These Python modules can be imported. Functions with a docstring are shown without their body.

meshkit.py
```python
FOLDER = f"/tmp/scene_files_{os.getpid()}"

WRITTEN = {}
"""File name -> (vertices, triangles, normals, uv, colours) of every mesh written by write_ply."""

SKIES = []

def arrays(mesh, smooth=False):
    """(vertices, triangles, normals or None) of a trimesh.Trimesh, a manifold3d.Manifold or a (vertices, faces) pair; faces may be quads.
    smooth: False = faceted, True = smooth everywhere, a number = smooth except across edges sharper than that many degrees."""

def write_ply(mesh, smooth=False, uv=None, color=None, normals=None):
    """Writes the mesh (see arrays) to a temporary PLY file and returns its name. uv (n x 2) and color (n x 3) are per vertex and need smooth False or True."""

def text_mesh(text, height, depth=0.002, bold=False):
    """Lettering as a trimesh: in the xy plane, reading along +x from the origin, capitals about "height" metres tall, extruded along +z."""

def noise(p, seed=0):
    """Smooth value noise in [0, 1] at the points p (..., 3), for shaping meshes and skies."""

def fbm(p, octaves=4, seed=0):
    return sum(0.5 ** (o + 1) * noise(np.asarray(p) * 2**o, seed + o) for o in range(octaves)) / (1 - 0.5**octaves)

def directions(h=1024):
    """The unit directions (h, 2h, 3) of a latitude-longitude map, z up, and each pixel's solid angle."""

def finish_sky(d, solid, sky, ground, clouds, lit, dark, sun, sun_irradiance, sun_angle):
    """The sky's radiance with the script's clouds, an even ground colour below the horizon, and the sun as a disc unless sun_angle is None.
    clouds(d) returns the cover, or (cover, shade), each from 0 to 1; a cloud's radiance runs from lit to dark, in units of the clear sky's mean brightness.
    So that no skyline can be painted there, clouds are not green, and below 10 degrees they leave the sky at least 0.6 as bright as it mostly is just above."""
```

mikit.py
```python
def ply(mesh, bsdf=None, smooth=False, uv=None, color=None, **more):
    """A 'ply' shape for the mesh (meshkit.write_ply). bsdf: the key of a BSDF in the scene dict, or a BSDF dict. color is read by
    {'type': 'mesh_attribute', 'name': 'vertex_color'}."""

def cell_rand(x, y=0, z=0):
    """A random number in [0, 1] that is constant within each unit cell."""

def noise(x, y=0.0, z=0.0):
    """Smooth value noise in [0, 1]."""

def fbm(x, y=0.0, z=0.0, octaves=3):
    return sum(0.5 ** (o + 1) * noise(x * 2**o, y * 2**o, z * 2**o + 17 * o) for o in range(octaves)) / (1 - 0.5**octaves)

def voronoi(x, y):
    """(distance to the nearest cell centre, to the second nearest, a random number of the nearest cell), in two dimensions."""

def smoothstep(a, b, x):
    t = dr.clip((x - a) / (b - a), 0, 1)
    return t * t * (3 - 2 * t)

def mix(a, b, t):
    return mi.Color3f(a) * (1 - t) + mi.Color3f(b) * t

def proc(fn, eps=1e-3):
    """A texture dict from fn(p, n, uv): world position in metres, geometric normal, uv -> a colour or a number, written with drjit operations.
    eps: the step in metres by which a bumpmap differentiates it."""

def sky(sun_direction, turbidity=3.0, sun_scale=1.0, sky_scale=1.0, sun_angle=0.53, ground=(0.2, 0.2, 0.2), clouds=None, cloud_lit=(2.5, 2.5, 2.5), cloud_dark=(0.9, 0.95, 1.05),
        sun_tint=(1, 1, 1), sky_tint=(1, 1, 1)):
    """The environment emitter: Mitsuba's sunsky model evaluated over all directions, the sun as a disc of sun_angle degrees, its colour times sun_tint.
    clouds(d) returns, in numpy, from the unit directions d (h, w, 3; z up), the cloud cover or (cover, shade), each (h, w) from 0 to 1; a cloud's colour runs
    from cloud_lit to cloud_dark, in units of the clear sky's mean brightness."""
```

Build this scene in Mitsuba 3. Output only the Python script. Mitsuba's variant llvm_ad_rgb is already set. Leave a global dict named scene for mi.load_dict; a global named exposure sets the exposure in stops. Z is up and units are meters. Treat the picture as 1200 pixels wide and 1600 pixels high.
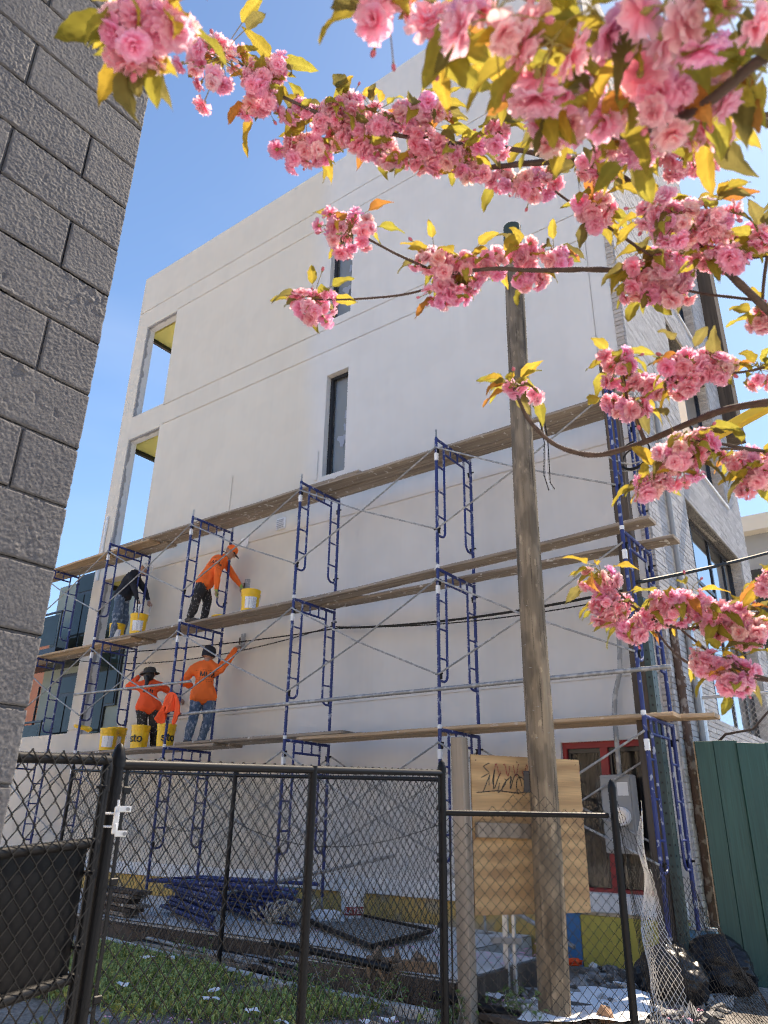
import math
import numpy as np
import trimesh
import shapely.geometry as sg
import manifold3d as m3
import drjit as dr
import mitsuba as mi
import mikit
import meshkit
from mikit import noise, fbm, cell_rand, smoothstep, mix, proc

rng = np.random.default_rng(11)
T = mi.ScalarTransform4f
scene, labels = {}, {}

# ---------------------------------------------------------------- camera, light, exposure
EYE = np.array([0.0, 0.0, 1.4])
scene['camera'] = {'type': 'thinlens', 'fov': 54.74, 'fov_axis': 'x', 'near_clip': 0.05, 'far_clip': 2000.0,
                   'aperture_radius': 0.0021, 'focus_distance': 7.0,
                   'to_world': T().look_at(origin=EYE.tolist(), target=[-5.50969, 7.38827, 5.28033], up=[0.218021, -0.321391, 0.921507])}
exposure = 2.8


def wisps(d):
    p = d * np.array([3.0, 3.0, 9.0])
    n = meshkit.fbm(p + 4.0, 5, 3)
    n2 = meshkit.fbm(d * 2.0, 3, 8)
    return np.clip((n - 0.52) * 2.2, 0, 1) * np.clip((n2 - 0.42) * 3.0, 0, 1) * 0.16


scene['sky'] = mikit.sky((0.115, 0.55, 0.83), turbidity=2.7, clouds=wisps, cloud_lit=(2.2, 2.2, 2.2), ground=(0.22, 0.21, 0.19))


# ---------------------------------------------------------------- mesh helpers
class MB:
    def __init__(s):
        s.v, s.f, s.c, s.n = [], [], [], 0

    def add(s, v, f, c=None):
        v = np.asarray(v, float)
        f = np.asarray(f, int)
        if f.shape[1] == 4:
            f = np.vstack([f[:, [0, 1, 2]], f[:, [0, 2, 3]]])
        s.v.append(v)
        s.f.append(f + s.n)
        if c is not None:
            s.c.append(np.broadcast_to(np.asarray(c, float), v.shape))
        s.n += len(v)
        return s

    def tm(s, m, c=None):
        return s.add(m.vertices, m.faces, c)

    def box(s, x0, x1, y0, y1, z0, z1):
        v = np.array([[x, y, z] for x in (x0, x1) for y in (y0, y1) for z in (z0, z1)])
        return s.add(v, BOXF)

    def cbox(s, size, b=0.004, rot=0.0, at=(0, 0, 0), tilt=None):
        """chamfered box centred on at"""
        v, f = cham(size, b)
        if tilt is not None:
            v = v @ tilt.T
        c, n = math.cos(rot), math.sin(rot)
        v = v @ np.array([[c, n, 0], [-n, c, 0], [0, 0, 1]]) + np.asarray(at, float)
        return s.add(v, f)

    def bar(s, a, b, w, h, up=(0, 0, 1), ch=0.003):
        """chamfered rectangular bar from a to b: w sideways, h along up"""
        a, b = np.asarray(a, float), np.asarray(b, float)
        d = b - a
        L = np.linalg.norm(d)
        d /= L
        u = np.asarray(up, float)
        q = np.cross(u, d)
        if np.linalg.norm(q) < 1e-6:
            q = np.cross([1, 0, 0], d)
        q /= np.linalg.norm(q)
        u = np.cross(d, q)
        v, f = cham((L, w, h), ch)
        return s.add(v @ np.array([d, q, u]) + (a + b) / 2, f)

    def tube(s, pts, r, n=8, cap=True):
        pts = np.asarray(pts, float)
        r = np.broadcast_to(np.asarray(r, float), (len(pts),))
        t = np.gradient(pts, axis=0)
        t /= np.linalg.norm(t, axis=1, keepdims=True) + 1e-12
        q = np.cross(t[0], [0.3, 0.2, 0.93] if abs(t[0][2]) < 0.9 else [1, 0, 0])
        q /= np.linalg.norm(q)
        ang = np.arange(n) / n * 2 * np.pi
        rings = []
        for i in range(len(pts)):
            q = q - t[i] * (q @ t[i])
            q /= np.linalg.norm(q)
            w = np.cross(t[i], q)
            rings.append(pts[i] + r[i] * (np.cos(ang)[:, None] * q + np.sin(ang)[:, None] * w))
        v = np.vstack(rings)
        f = []
        for i in range(len(pts) - 1):
            for k in range(n):
                a, b = i * n + k, i * n + (k + 1) % n
                f.append([a, b, b + n, a + n])
        f = np.array(f)
        f = np.vstack([f[:, [0, 1, 2]], f[:, [0, 2, 3]]])
        if cap:
            e = len(pts) * n
            v = np.vstack([v, pts[0], pts[-1]])
            l = (len(pts) - 1) * n
            f = np.vstack([f, [[e, (k + 1) % n, k] for k in range(n)], [[e + 1, l + k, l + (k + 1) % n] for k in range(n)]])
        return s.add(v, f)

    def lathe(s, prof, at=(0, 0, 0), n=24, tilt=None):
        prof = np.asarray(prof, float)
        a = np.arange(n) / n * 2 * np.pi
        v = np.vstack([np.c_[r * np.cos(a), r * np.sin(a), np.full(n, z)] for r, z in prof])
        f = np.array([[i * n + k, i * n + (k + 1) % n, (i + 1) * n + (k + 1) % n, (i + 1) * n + k] for i in range(len(prof) - 1) for k in range(n)])
        if tilt is not None:
            v = v @ tilt.T
        return s.add(v + np.asarray(at, float), f)

    def mesh(s):
        return np.vstack(s.v), np.vstack(s.f)

    def col(s):
        return np.vstack(s.c)


BOXF = np.array([[0, 1, 3, 2], [4, 6, 7, 5], [0, 4, 5, 1], [2, 3, 7, 6], [0, 2, 6, 4], [1, 5, 7, 3]])
_ch = {}


def cham(size, b):
    b = min(b, min(size) * 0.3)
    k = (tuple(np.round(size, 5)), round(b, 5))
    if k not in _ch:
        x, y, z = np.array(size) / 2
        p = [(sx * (x - i * b), sy * (y - j * b), sz * (z - l * b)) for sx in (-1, 1) for sy in (-1, 1) for sz in (-1, 1) for i, j, l in ((0, 1, 1), (1, 0, 1), (1, 1, 0))]
        h = trimesh.convex.convex_hull(np.array(p))
        _ch[k] = (np.array(h.vertices), np.array(h.faces))
    return _ch[k]


def nm(base, parent=None):
    key = f'{parent}__{base}' if parent else base
    if key not in scene and key not in labels:
        return key
    i = 1
    while f'{key}_{i:03d}' in scene or f'{key}_{i:03d}' in labels:
        i += 1
    return f'{key}_{i:03d}'


def thing(base, label, cat, group=None):
    k = nm(base)
    labels[k] = {'label': label, 'category': cat}
    if group:
        labels[k]['group'] = group
    return k


def put(key, m, bsdf, smooth=False, **kw):
    if isinstance(m, MB):
        if m.c:
            kw['color'] = m.col()
        m = m.mesh()
    scene[key] = mikit.ply(m, 'm_' + bsdf, smooth, **kw)
    return key


def part(parent, base, m, bsdf, smooth=False, label=None, kind=None, **kw):
    k = nm(base, parent)
    if label or kind:
        labels[k] = {}
        if label:
            labels[k]['label'] = label
        if kind:
            labels[k]['kind'] = kind
    return put(k, m, bsdf, smooth, **kw)


def solo(base, m, bsdf, label, cat, smooth=False, group=None, **kw):
    k = thing(base, label, cat, group)
    return put(k, m, bsdf, smooth, **kw)


def setting(base, m, bsdf, smooth=False, **kw):
    labels[base] = {'kind': 'structure'}
    return put(base, m, bsdf, smooth, **kw)


def stuff(base, m, bsdf, label, cat, smooth=False, **kw):
    k = nm(base)
    labels[k] = {'label': label, 'category': cat, 'kind': 'stuff'}
    return put(k, m, bsdf, smooth, **kw)


def grid(nu, nv):
    i = np.arange(nu * nv).reshape(nv, nu)
    return np.stack([i[:-1, :-1].ravel(), i[:-1, 1:].ravel(), i[1:, 1:].ravel(), i[1:, :-1].ravel()], 1)


# ---------------------------------------------------------------- materials
def flat(name, col, rough=0.6, **kw):
    scene['m_' + name] = {'type': 'twosided', 'b': {'type': 'principled', 'base_color': {'type': 'rgb', 'value': list(col)}, 'roughness': rough, **kw}}


def tex(name, fn, rough=0.7, bump=None, bscale=1.0, eps=1e-3, **kw):
    b = {'type': 'principled', 'base_color': proc(fn), 'roughness': rough, **kw}
    if bump is not None:
        b = {'type': 'bumpmap', 'arbitrary': proc(bump, eps), 'scale': bscale, 'b': b}
    scene['m_' + name] = {'type': 'twosided', 'b': b}


def vcol(name, rough=0.7, **kw):
    scene['m_' + name] = {'type': 'twosided', 'b': {'type': 'principled', 'base_color': {'type': 'mesh_attribute', 'name': 'vertex_color'}, 'roughness': rough, **kw}}


def leafy(name, trans, rough=0.5):
    scene['m_' + name] = {'type': 'principledthin', 'base_color': {'type': 'mesh_attribute', 'name': 'vertex_color'}, 'roughness': rough, 'diff_trans': trans, 'spec_trans': 0.0, 'eta': 1.4}


tex('cmu_paint', lambda p, n, uv: mix((.090, .090, .097), (.128, .126, .128), fbm(p.y * 9, p.z * 9, 1.0, 4)) * (0.8 + 0.4 * noise(p.y * 160, p.z * 160, p.x * 160)), 0.72,
    lambda p, n, uv: 0.0016 * fbm(p.y * 170, p.z * 170, p.x * 170, 3), 1.0, 1.2e-3, specular=0.15)


def stucco_col(p, n, uv):
    m1 = fbm(p.x * .7 + 3, p.z * .45, p.y, 4)
    m2 = fbm(p.x * 6, p.z * 2.2, p.y * 3, 4)
    edge = p.x + 8.0 + 0.6 * fbm(p.z * 1.3, p.x * 0.6, 2.0, 3)
    fresh = smoothstep(-0.3, 0.35, edge)          # cooler fresh finish coat on the right part
    a = mix((.62, .57, .485), (.605, .59, .568), fresh)
    g1 = fbm(p.x * .8 + 9, p.z * 1.6, 1.0, 4)
    bare = smoothstep(.50, .54, g1 + .10 * (noise(p.x * 14, p.z * 14, 3.0) - .5)) * smoothstep(1.55, 1.35, p.z + .4 * noise(p.x * 3, p.z * 9, 8.0))   # patches not yet coated
    a = mix(a, (.44, .40, .34), bare * .45)
    st = noise(p.x * 26, p.z * 1.1, 5.0)
    tr = fbm(p.x * 2.4 + p.z * .8, p.z * 2.4 - p.x * .8, 7.0, 3)
    a = a * (0.93 + 0.10 * m1) * (0.965 + 0.07 * m2) * (.992 + .016 * st) * (.988 + .024 * smoothstep(.40, .60, tr))
    return a


tex('stucco', stucco_col, 0.85, lambda p, n, uv: 0.0012 * fbm(p.x * 40, p.z * 18, p.y * 40, 3) + 0.006 * fbm(p.x * 1.4, p.z * 1.2, 4.0, 3), 1.0, 4e-3)
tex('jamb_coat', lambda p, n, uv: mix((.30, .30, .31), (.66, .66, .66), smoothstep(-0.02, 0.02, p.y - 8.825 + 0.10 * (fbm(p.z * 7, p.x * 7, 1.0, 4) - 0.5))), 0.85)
tex('brickwork', lambda p, n, uv: mix((.31, .31, .315), (.43, .43, .435), cell_rand(dr.floor(p.y / .2425 + 40 + (.5 * dr.floor(p.z * 15) - dr.floor(.5 * dr.floor(p.z * 15)))), dr.floor(p.z * 15), 3)) * (.88 + .24 * noise(p.x * 60, p.y * 60, p.z * 60)), 0.8)
tex('brick_return', lambda p, n, uv: mix((.34, .30, .265), (.46, .42, .38), cell_rand(1, dr.floor(p.z * 15), 3)) * (.85 + .3 * noise(p.x * 60, p.y * 60, p.z * 60)), 0.85)


def wood(a, b, sx, sy, sz, splat=0.0):
    def fn(p, n, uv):
        g = fbm(p.x * sx, p.y * sy, p.z * sz, 4)
        k = noise(p.x * sx * .35 + 7, p.y * sy * .3, p.z * sz * .3)
        c = mix(a, b, dr.clip(1.5 * g - 0.25, 0, 1)) * (0.72 + 0.5 * k)
        if splat:
            s = smoothstep(0.69, 0.74, fbm(p.x * 17, p.y * 17, p.z * 17, 3))
            c = mix(c, (.62, .6, .57), s * splat)
        return c
    return fn


tex('plank_wood', wood((.17, .135, .105), (.36, .30, .235), 1.6, 55, 55, .8), 0.85)
tex('fresh_plank', wood((.30, .20, .115), (.52, .385, .24), 1.4, 50, 50, .35), 0.8)
tex('pole_wood', lambda p, n, uv: mix(wood((.125, .097, .066), (.245, .198, .142), 34, 34, 1.6)(p, n, uv) * (1 - .5 * smoothstep(.70, .78, noise(p.x * 70, p.y * 70, p.z * 1.3))) * (1 + .5 * smoothstep(.66, .74, fbm(p.x * 26, p.y * 26, p.z * 9, 3))) * (.78 + .5 * smoothstep(.42, .62, fbm(p.x * 11, p.y * 11, p.z * 3.2, 4))) * mix((.78, .80, .84), (1.02, .98, .9), smoothstep(7.0, 2.5, p.z + .8 * fbm(p.x * 5, p.y * 5, p.z * .8, 3))), (.035, .05, .042), smoothstep(7.3, 7.5, p.z + .35 * fbm(p.x * 30, p.y * 30, p.z * 2, 3))), 0.85,
    lambda p, n, uv: 0.004 * fbm(p.x * 50, p.y * 50, p.z * 2.2, 4), 1.0, 2e-3)
tex('post_wood', wood((.20, .16, .12), (.36, .295, .22), 40, 40, 1.5), 0.85)
tex('dark_timber', wood((.045, .035, .028), (.12, .09, .066), 45, 45, 1.2), 0.85)


def ply_col(p, n, uv):
    w = p.z * 7 + 1.6 * fbm(p.x * 1.6, p.z * 1.1, 3.0, 3)
    g = noise(p.x * .6, w * 2.2, 1.0)
    fig = dr.square(dr.sin(w * 3.1 + 2.5 * noise(p.x * 2.0, p.z * 3.0, 9.0)))
    c = mix((.35, .20, .085), (.57, .375, .175), dr.clip(.45 * g + .60 * fig, 0, 1))
    knot = smoothstep(.16, .08, mikit.voronoi(p.x * 2.1 + 3, p.z * 2.6)[0])
    c = mix(c, (.27, .155, .07), knot * .6)
    return c * (0.9 + 0.2 * noise(p.x * 14, p.z * 140, 2.0))


tex('plywood', ply_col, 0.7)
tex('green_paint', lambda p, n, uv: mix((.014, .056, .042), (.026, .084, .063), fbm(p.x * 9, p.y * 9, p.z * .8, 4)) * (.75 + .5 * noise(p.x * 110, p.y * 110, p.z * 3)), 0.5,
    lambda p, n, uv: 0.0012 * fbm(p.x * 70, p.y * 70, p.z * 2.4, 4), 1.0, 2e-3)


def speckled(a, b, lo, hi, s):
    def fn(p, n, uv):
        k = smoothstep(lo, hi, fbm(p.x * s, p.y * s, p.z * s * .6, 3))
        return mix(a, b, k)
    return fn


tex('blue_frame', speckled((.020, .032, .145), (.30, .32, .38), .64, .72, 26), 0.5)
tex('steel', speckled((.27, .27, .265), (.42, .415, .40), .5, .66, 22), 0.5, metallic=0.3)
tex('rusty', speckled((.10, .062, .045), (.26, .22, .19), .5, .66, 22), 0.75)
tex('plinth_paint', speckled((.50, .345, .105), (.40, .335, .22), .52, .72, 6), 0.8)
tex('concrete', lambda p, n, uv: mix((.36, .345, .32), (.54, .52, .48), fbm(p.x * 2.5, p.y * 2.5, p.z * 2.5, 5)) * (.88 + .24 * noise(p.x * 70, p.y * 70, p.z * 70)), 0.9)
tex('soil', lambda p, n, uv: mix((.085, .075, .062), (.26, .235, .205), dr.clip(fbm(p.x * 3, p.y * 3, 1.0, 5) * 1.5 - .3, 0, 1)) * (.6 + .8 * noise(p.x * 55, p.y * 55, 2.0)), 0.95)
tex('pavement', lambda p, n, uv: mix((.36, .35, .325), (.50, .485, .45), fbm(p.x * 1.2, p.y * 1.2, 1.0, 5)) * (.85 + .3 * noise(p.x * 60, p.y * 60, 2.0)), 0.9)
tex('denim', lambda p, n, uv: mix((.075, .11, .165), (.34, .37, .41), smoothstep(.50, .74, fbm(p.x * 34, p.y * 34, p.z * 20, 4)) * .75), 0.9)
tex('spattered_trousers', lambda p, n, uv: mix((.028, .025, .024), (.35, .33, .31), smoothstep(.64, .72, fbm(p.x * 48, p.y * 48, p.z * 40, 3))), 0.9)
tex('bucket_label', lambda p, n, uv: mix((.78, .78, .76), (.22, .23, .30), smoothstep(.52, .56, noise(p.x * 70, p.y * 70, 3.0)) * smoothstep(.3, .2, dr.abs(p.z * 55 - dr.floor(p.z * 55) - .5)) * .8), 0.6)
tex('bark', lambda p, n, uv: mix((.036, .023, .019), (.115, .078, .062), fbm(p.x * 90, p.y * 90, p.z * 90, 3)), 0.8)
tex('white_foam', lambda p, n, uv: mix((.60, .60, .60), (.76, .76, .75), fbm(p.x * 5, p.y * 5, p.z * 5, 4)), 0.8)
flat('grey_stucco', (.27, .30, .28), .9)
flat('green_stucco', (.24, .28, .25), .9)
flat('cream_stucco', (.66, .61, .52), .9)
flat('tan_brick', (.62, .52, .40), .9)
flat('light_paving', (.52, .47, .40), .9)
flat('terracotta', (.50, .21, .12), .9)
flat('dark_frame', (.012, .014, .020), .35)
flat('black_metal', (.007, .007, .008), .45, specular=.2)
flat('black_wire', (.013, .0125, .012), .6, specular=.25)
flat('black_panel', (.005, .005, .006), .35, specular=.2)
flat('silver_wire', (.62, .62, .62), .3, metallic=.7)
flat('aluminium', (.62, .62, .61), .35, metallic=.6)
flat('grey_metal', (.29, .295, .295), .5)
flat('green_steel', (.030, .050, .045), .5)
flat('yellow_paint', (.72, .47, .03), .45)
flat('yellow_plastic', (.80, .50, .012), .38)
flat('yellow_board', (.50, .42, .075), .7)
flat('yellow_soffit', (.88, .78, .24), .8)
flat('blue_board', (.04, .16, .36), .6)
flat('blue_tarp', (.10, .25, .38), .6)
flat('red_paint', (.24, .014, .018), .5)
flat('white_paint', (.74, .74, .73), .5)
flat('white_plastic', (.70, .70, .70), .4)
flat('black_plastic', (.011, .011, .013), .34, specular=.35)
flat('rubber', (.016, .016, .016), .5)
flat('dark_room', (.48, .46, .43), .9)
flat('deck_metal', (.17, .18, .165), .6)
flat('room_blind', (.22, .215, .185), .9)
flat('dark_drape', (.035, .035, .035), .9)
flat('blue_room', (.02, .05, .10), .6)
flat('orange_cloth', (.86, .155, .022), .85)
flat('red_orange_cloth', (.84, .10, .022), .85)
flat('black_cloth', (.016, .017, .023), .9)
flat('brown_cloth', (.045, .042, .034), .9)
flat('skin', (.36, .20, .135), .55)
flat('hair', (.012, .010, .009), .5)
flat('grey_cloth', (.33, .33, .35), .85)
flat('lime_glove', (.30, .48, .09), .7)
flat('white_helmet', (.78, .78, .77), .25)
flat('boot_leather', (.10, .085, .07), .8)
flat('ink', (.012, .012, .014), .5)
flat('cardboard', (.24, .165, .105), .9)
flat('rope', (.40, .37, .32), .9)
flat('clay', (.26, .16, .10), .9)
scene['m_pane'] = {'type': 'thindielectric', 'int_ior': 1.5}
scene['m_clear_sheet'] = {'type': 'thindielectric', 'int_ior': 1.22}  # window glass with a lowered index to weaken its reflection
scene['m_tinted_pane'] = {'type': 'twosided', 'b': {'type': 'principled', 'base_color': {'type': 'rgb', 'value': [.018, .026, .022]}, 'roughness': .05, 'specular': .3}}
scene['m_mirror_pane'] = {'type': 'twosided', 'b': {'type': 'principled', 'base_color': {'type': 'rgb', 'value': [.42, .47, .52]}, 'roughness': .03, 'metallic': 1.0}}
leafy('petal', 1.15, 0.6)
leafy('leaf', 1.15, 0.42)
vcol('grass_blade', 0.6)
vcol('litter', 0.8)
flat('stalk', (.24, .20, .05), .6)
flat('bud', (.50, .14, .20), .6)

# ---------------------------------------------------------------- ground
def ground_z(x, y):
    p = np.stack([x, y, np.zeros_like(x)], -1)
    site = np.clip((-x - 2.6) / .6, 0, 1) * np.clip((y - 1.6) / .8, 0, 1)
    rub = np.clip((y - 5.6) / .8, 0, 1) * np.clip((x + 3.6) / .3, 0, 1) * np.clip((-1.7 - x) / .3, 0, 1)
    return site * (0.06 * meshkit.fbm(p * 1.1, 4, 2) - .01) + rub * .05 * meshkit.fbm(p * 6, 3, 5) + 0.012 * meshkit.fbm(p * 9, 3, 4) * np.maximum(site, rub)


TX, TY = np.meshgrid(np.linspace(-9, -1, 161), np.linspace(1, 9, 161), indexing='ij')
TZ = ground_z(TX, TY)


def gz(x, y):
    return TZ[int(min(max((x + 9) / .05, 0), 160)), int(min(max((y - 1) / .05, 0), 160))]


gx = np.concatenate([[-400, -120, -40, -22], np.linspace(-14, -1.2, 160), [2, 8, 40, 120, 400]])
gy = np.concatenate([[-400, -120, -40, -10, -2], np.linspace(1.2, 8.9, 110), [12, 20, 40, 120, 400]])
GX, GY = np.meshgrid(gx, gy)
gv = np.stack([GX, GY, ground_z(GX, GY)], -1).reshape(-1, 3)
setting('ground', (gv, grid(len(gx), len(gy))), 'soil', True)
mb = MB()
mb.box(-2.0, 6, -7.5, 5.4, -.2, .012)
setting('pavement', mb, 'pavement')
for k in range(9):
    part('pavement', 'slab', MB().cbox((1.52, 1.35, .03), .006, at=(-1.2 + (k % 3) * 1.54, -.5 + (k // 3) * 1.37, .012)), 'pavement')
setting('lot_paving', MB().box(-45, -2.75, -7.5, 1.4, -.2, .008).box(6.02, 45, -7.5, 5.4, -.2, .008), 'light_paving')  # unseen pale paving, added to bounce sunlight onto the white wall
setting('road', MB().box(-60, 60, -15.5, -7.5, -.1, .006), 'concrete')
solo('concrete_edging', MB().bar((-8.9, 6.3, .03), (-5.5, 5.74, .035), .10, .12, ch=.012).bar((-5.47, 5.735, .03), (-3.62, 5.66, .03), .10, .12, ch=.012), 'concrete',
     'narrow concrete edging strip between the weedy grass and the lumber piles', 'edging')
sl = MB()
for xa, xb, ya, yb, nx, ny in ((-13.9, -5.2, 6.45, 8.68, 60, 14), (-5.2, -4.3, 5.85, 8.68, 10, 18), (-4.3, -3.57, 5.85, 7.3, 8, 10)):
    SX, SY = np.meshgrid(np.linspace(xa, xb, nx), np.linspace(ya, yb, ny))
    sl.add(np.stack([SX, SY, .27 + .012 * meshkit.fbm(np.stack([SX, SY, SX * 0], -1) * 3, 3)], -1).reshape(-1, 3), grid(nx, ny))
    sl.box(xa + .004, xb - .004, ya + .004, yb - .004, -.1, .262)
ks = solo('concrete_slab', sl, 'concrete', 'low raised concrete slab under the scaffold along the white wall', 'slab')
part(ks, 'form_board', MB().bar((-3.55, 5.83, .13), (-3.55, 7.32, .13), .035, .27), 'dark_timber')
part(ks, 'form_board', MB().bar((-13.5, 6.43, .13), (-5.24, 6.43, .13), .035, .22), 'dark_timber')
part(ks, 'form_board', MB().bar((-5.2, 5.83, .13), (-3.57, 5.83, .13), .035, .25), 'dark_timber')

# ---------------------------------------------------------------- painted block building, left foreground
XW, YE = -2.03, 1.103
blk = thing('block_building', 'dark grey painted concrete block wall filling the left foreground', 'building')
part(blk, 'mortar', MB().box(-2.7, XW - .012, -4.0, YE - .006, -.1, 7.2), 'cmu_paint')


def block_mesh(y0, y1, z0, z1, seed, fine):
    """one split block: a face of its own relief, sides running back to the mortar"""
    ny, nz = (max(int((y1 - y0) / .0032), 3), max(int((z1 - z0) / .0032), 3)) if fine else (3, 3)
    Y, Z = np.meshgrid(np.linspace(y0, y1, ny), np.linspace(z0, z1, nz))
    q = np.stack([Y, Z, Y * 0 + seed * .37], -1)
    e = np.minimum(np.minimum(Y - y0, y1 - Y), np.minimum(Z - z0, z1 - Z))
    edge = np.clip(e / (.0015 + .006 * meshkit.noise(q * 60, 3) ** 2), 0, 1) ** .6
    rough = .0035 * (meshkit.fbm(q * 165, 2, 1) - .5) + .0006 * (meshkit.fbm(q * 25, 2, 4) - .5)
    lump = .010 * np.clip(meshkit.fbm(q * 45, 3, 7) - .62, 0, 1) / .3 * np.clip(meshkit.noise(q * 6, 9) * 4.0 - 2.7, 0, 1)
    pit = -.005 * np.clip(meshkit.noise(q * 45, 11) - .86, 0, 1) / .14
    off = .0085 * (meshkit.noise(np.array([[seed * 3.3, seed * 1.7, .5]]), 2)[0] - .5)
    X = XW + off + rough + lump + pit - .012 * (1 - edge)
    v = np.stack([X, Y, Z], -1)
    b = v.copy()
    b[..., 0] = XW - .03
    ring = [(0, j) for j in range(ny)] + [(i, ny - 1) for i in range(1, nz)] + [(nz - 1, j) for j in range(ny - 2, -1, -1)] + [(i, 0) for i in range(nz - 2, 0, -1)]
    front = v.reshape(-1, 3)
    back = np.array([b[i] for i in ring])
    idx = np.array([i * ny + j for i, j in ring])
    n = len(ring)
    f = [grid(ny, nz)]
    k = np.arange(n)
    f.append(np.stack([idx, idx[(k + 1) % n], len(front) + (k + 1) % n, len(front) + k], 1))
    return np.vstack([front, back]), np.vstack([np.vstack([q_[:, [0, 1, 2]], q_[:, [0, 2, 3]]]) for q_ in f])


row = 0
for r in range(0, 28):
    z0 = .078 + .2 * r
    first = .917 if (r % 2 == 1) else .667
    js = [YE] + [first - .402 * i for i in range(0, 5)]
    for a, b in zip(js[:-1], js[1:]):
        fine = 1.0 < z0 < 5.0 and a > .3
        part(blk, 'block', block_mesh(b + .0032, a - (.0032 if a < YE else 0), z0 + .0032, z0 + .1968, r * 7 + a, fine), 'cmu_paint', True)

# ---------------------------------------------------------------- the white building
XL, XR, YF, YB, ZR, ZT, XS = -14.45, -2.42, 8.75, 15.0, 14.5, 16.18, -7.68
wb = thing('white_building', 'tall white stucco building with brick side face, narrow windows and open corner balconies', 'building')
outline = sg.Polygon([(XL, 3.0), (XL - 12, 3.0), (XL - 12, .0), (XR - .13, 0), (XR - .13, ZT), (XS, ZT), (XS, ZR), (XL, ZR)])
holes = {'o3': (-14.03, -12.88, 10.2, 12.8), 'o2': (-14.03, -12.88, 6.9, 9.6), 'o1': (-14.03, -12.80, 2.95, 6.17),
         'w2': (-7.90, -7.39, 6.99, 9.07), 'w1': (-7.96, -7.40, 10.33, 12.42), 'red': (-3.82, -2.83, .75, 2.34)}
wall = outline
for x0, x1, z0, z1 in holes.values():
    wall = wall.difference(sg.box(x0, z0, x1, z1))
plinth = sg.box(-30, -1, 0, .66)
skinlay = wall.difference(plinth)
for x0, x1, z in ((XL, XR, 13.36), (-12.88, XR, 12.84), (-12.88, XR, 10.15), (-12.80, XR, 9.63), (-12.8, XR, 6.11), (XL - 12, XR, 3.05)):
    skinlay = skinlay.difference(sg.box(x0 - (.2 if x0 <= XL else 0), z - .011, x1 + .2, z + .011))
skinlay = skinlay.difference(sg.box(-2.83 - .011 + .0, 3.05, -2.83 + .011, ZT))


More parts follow.
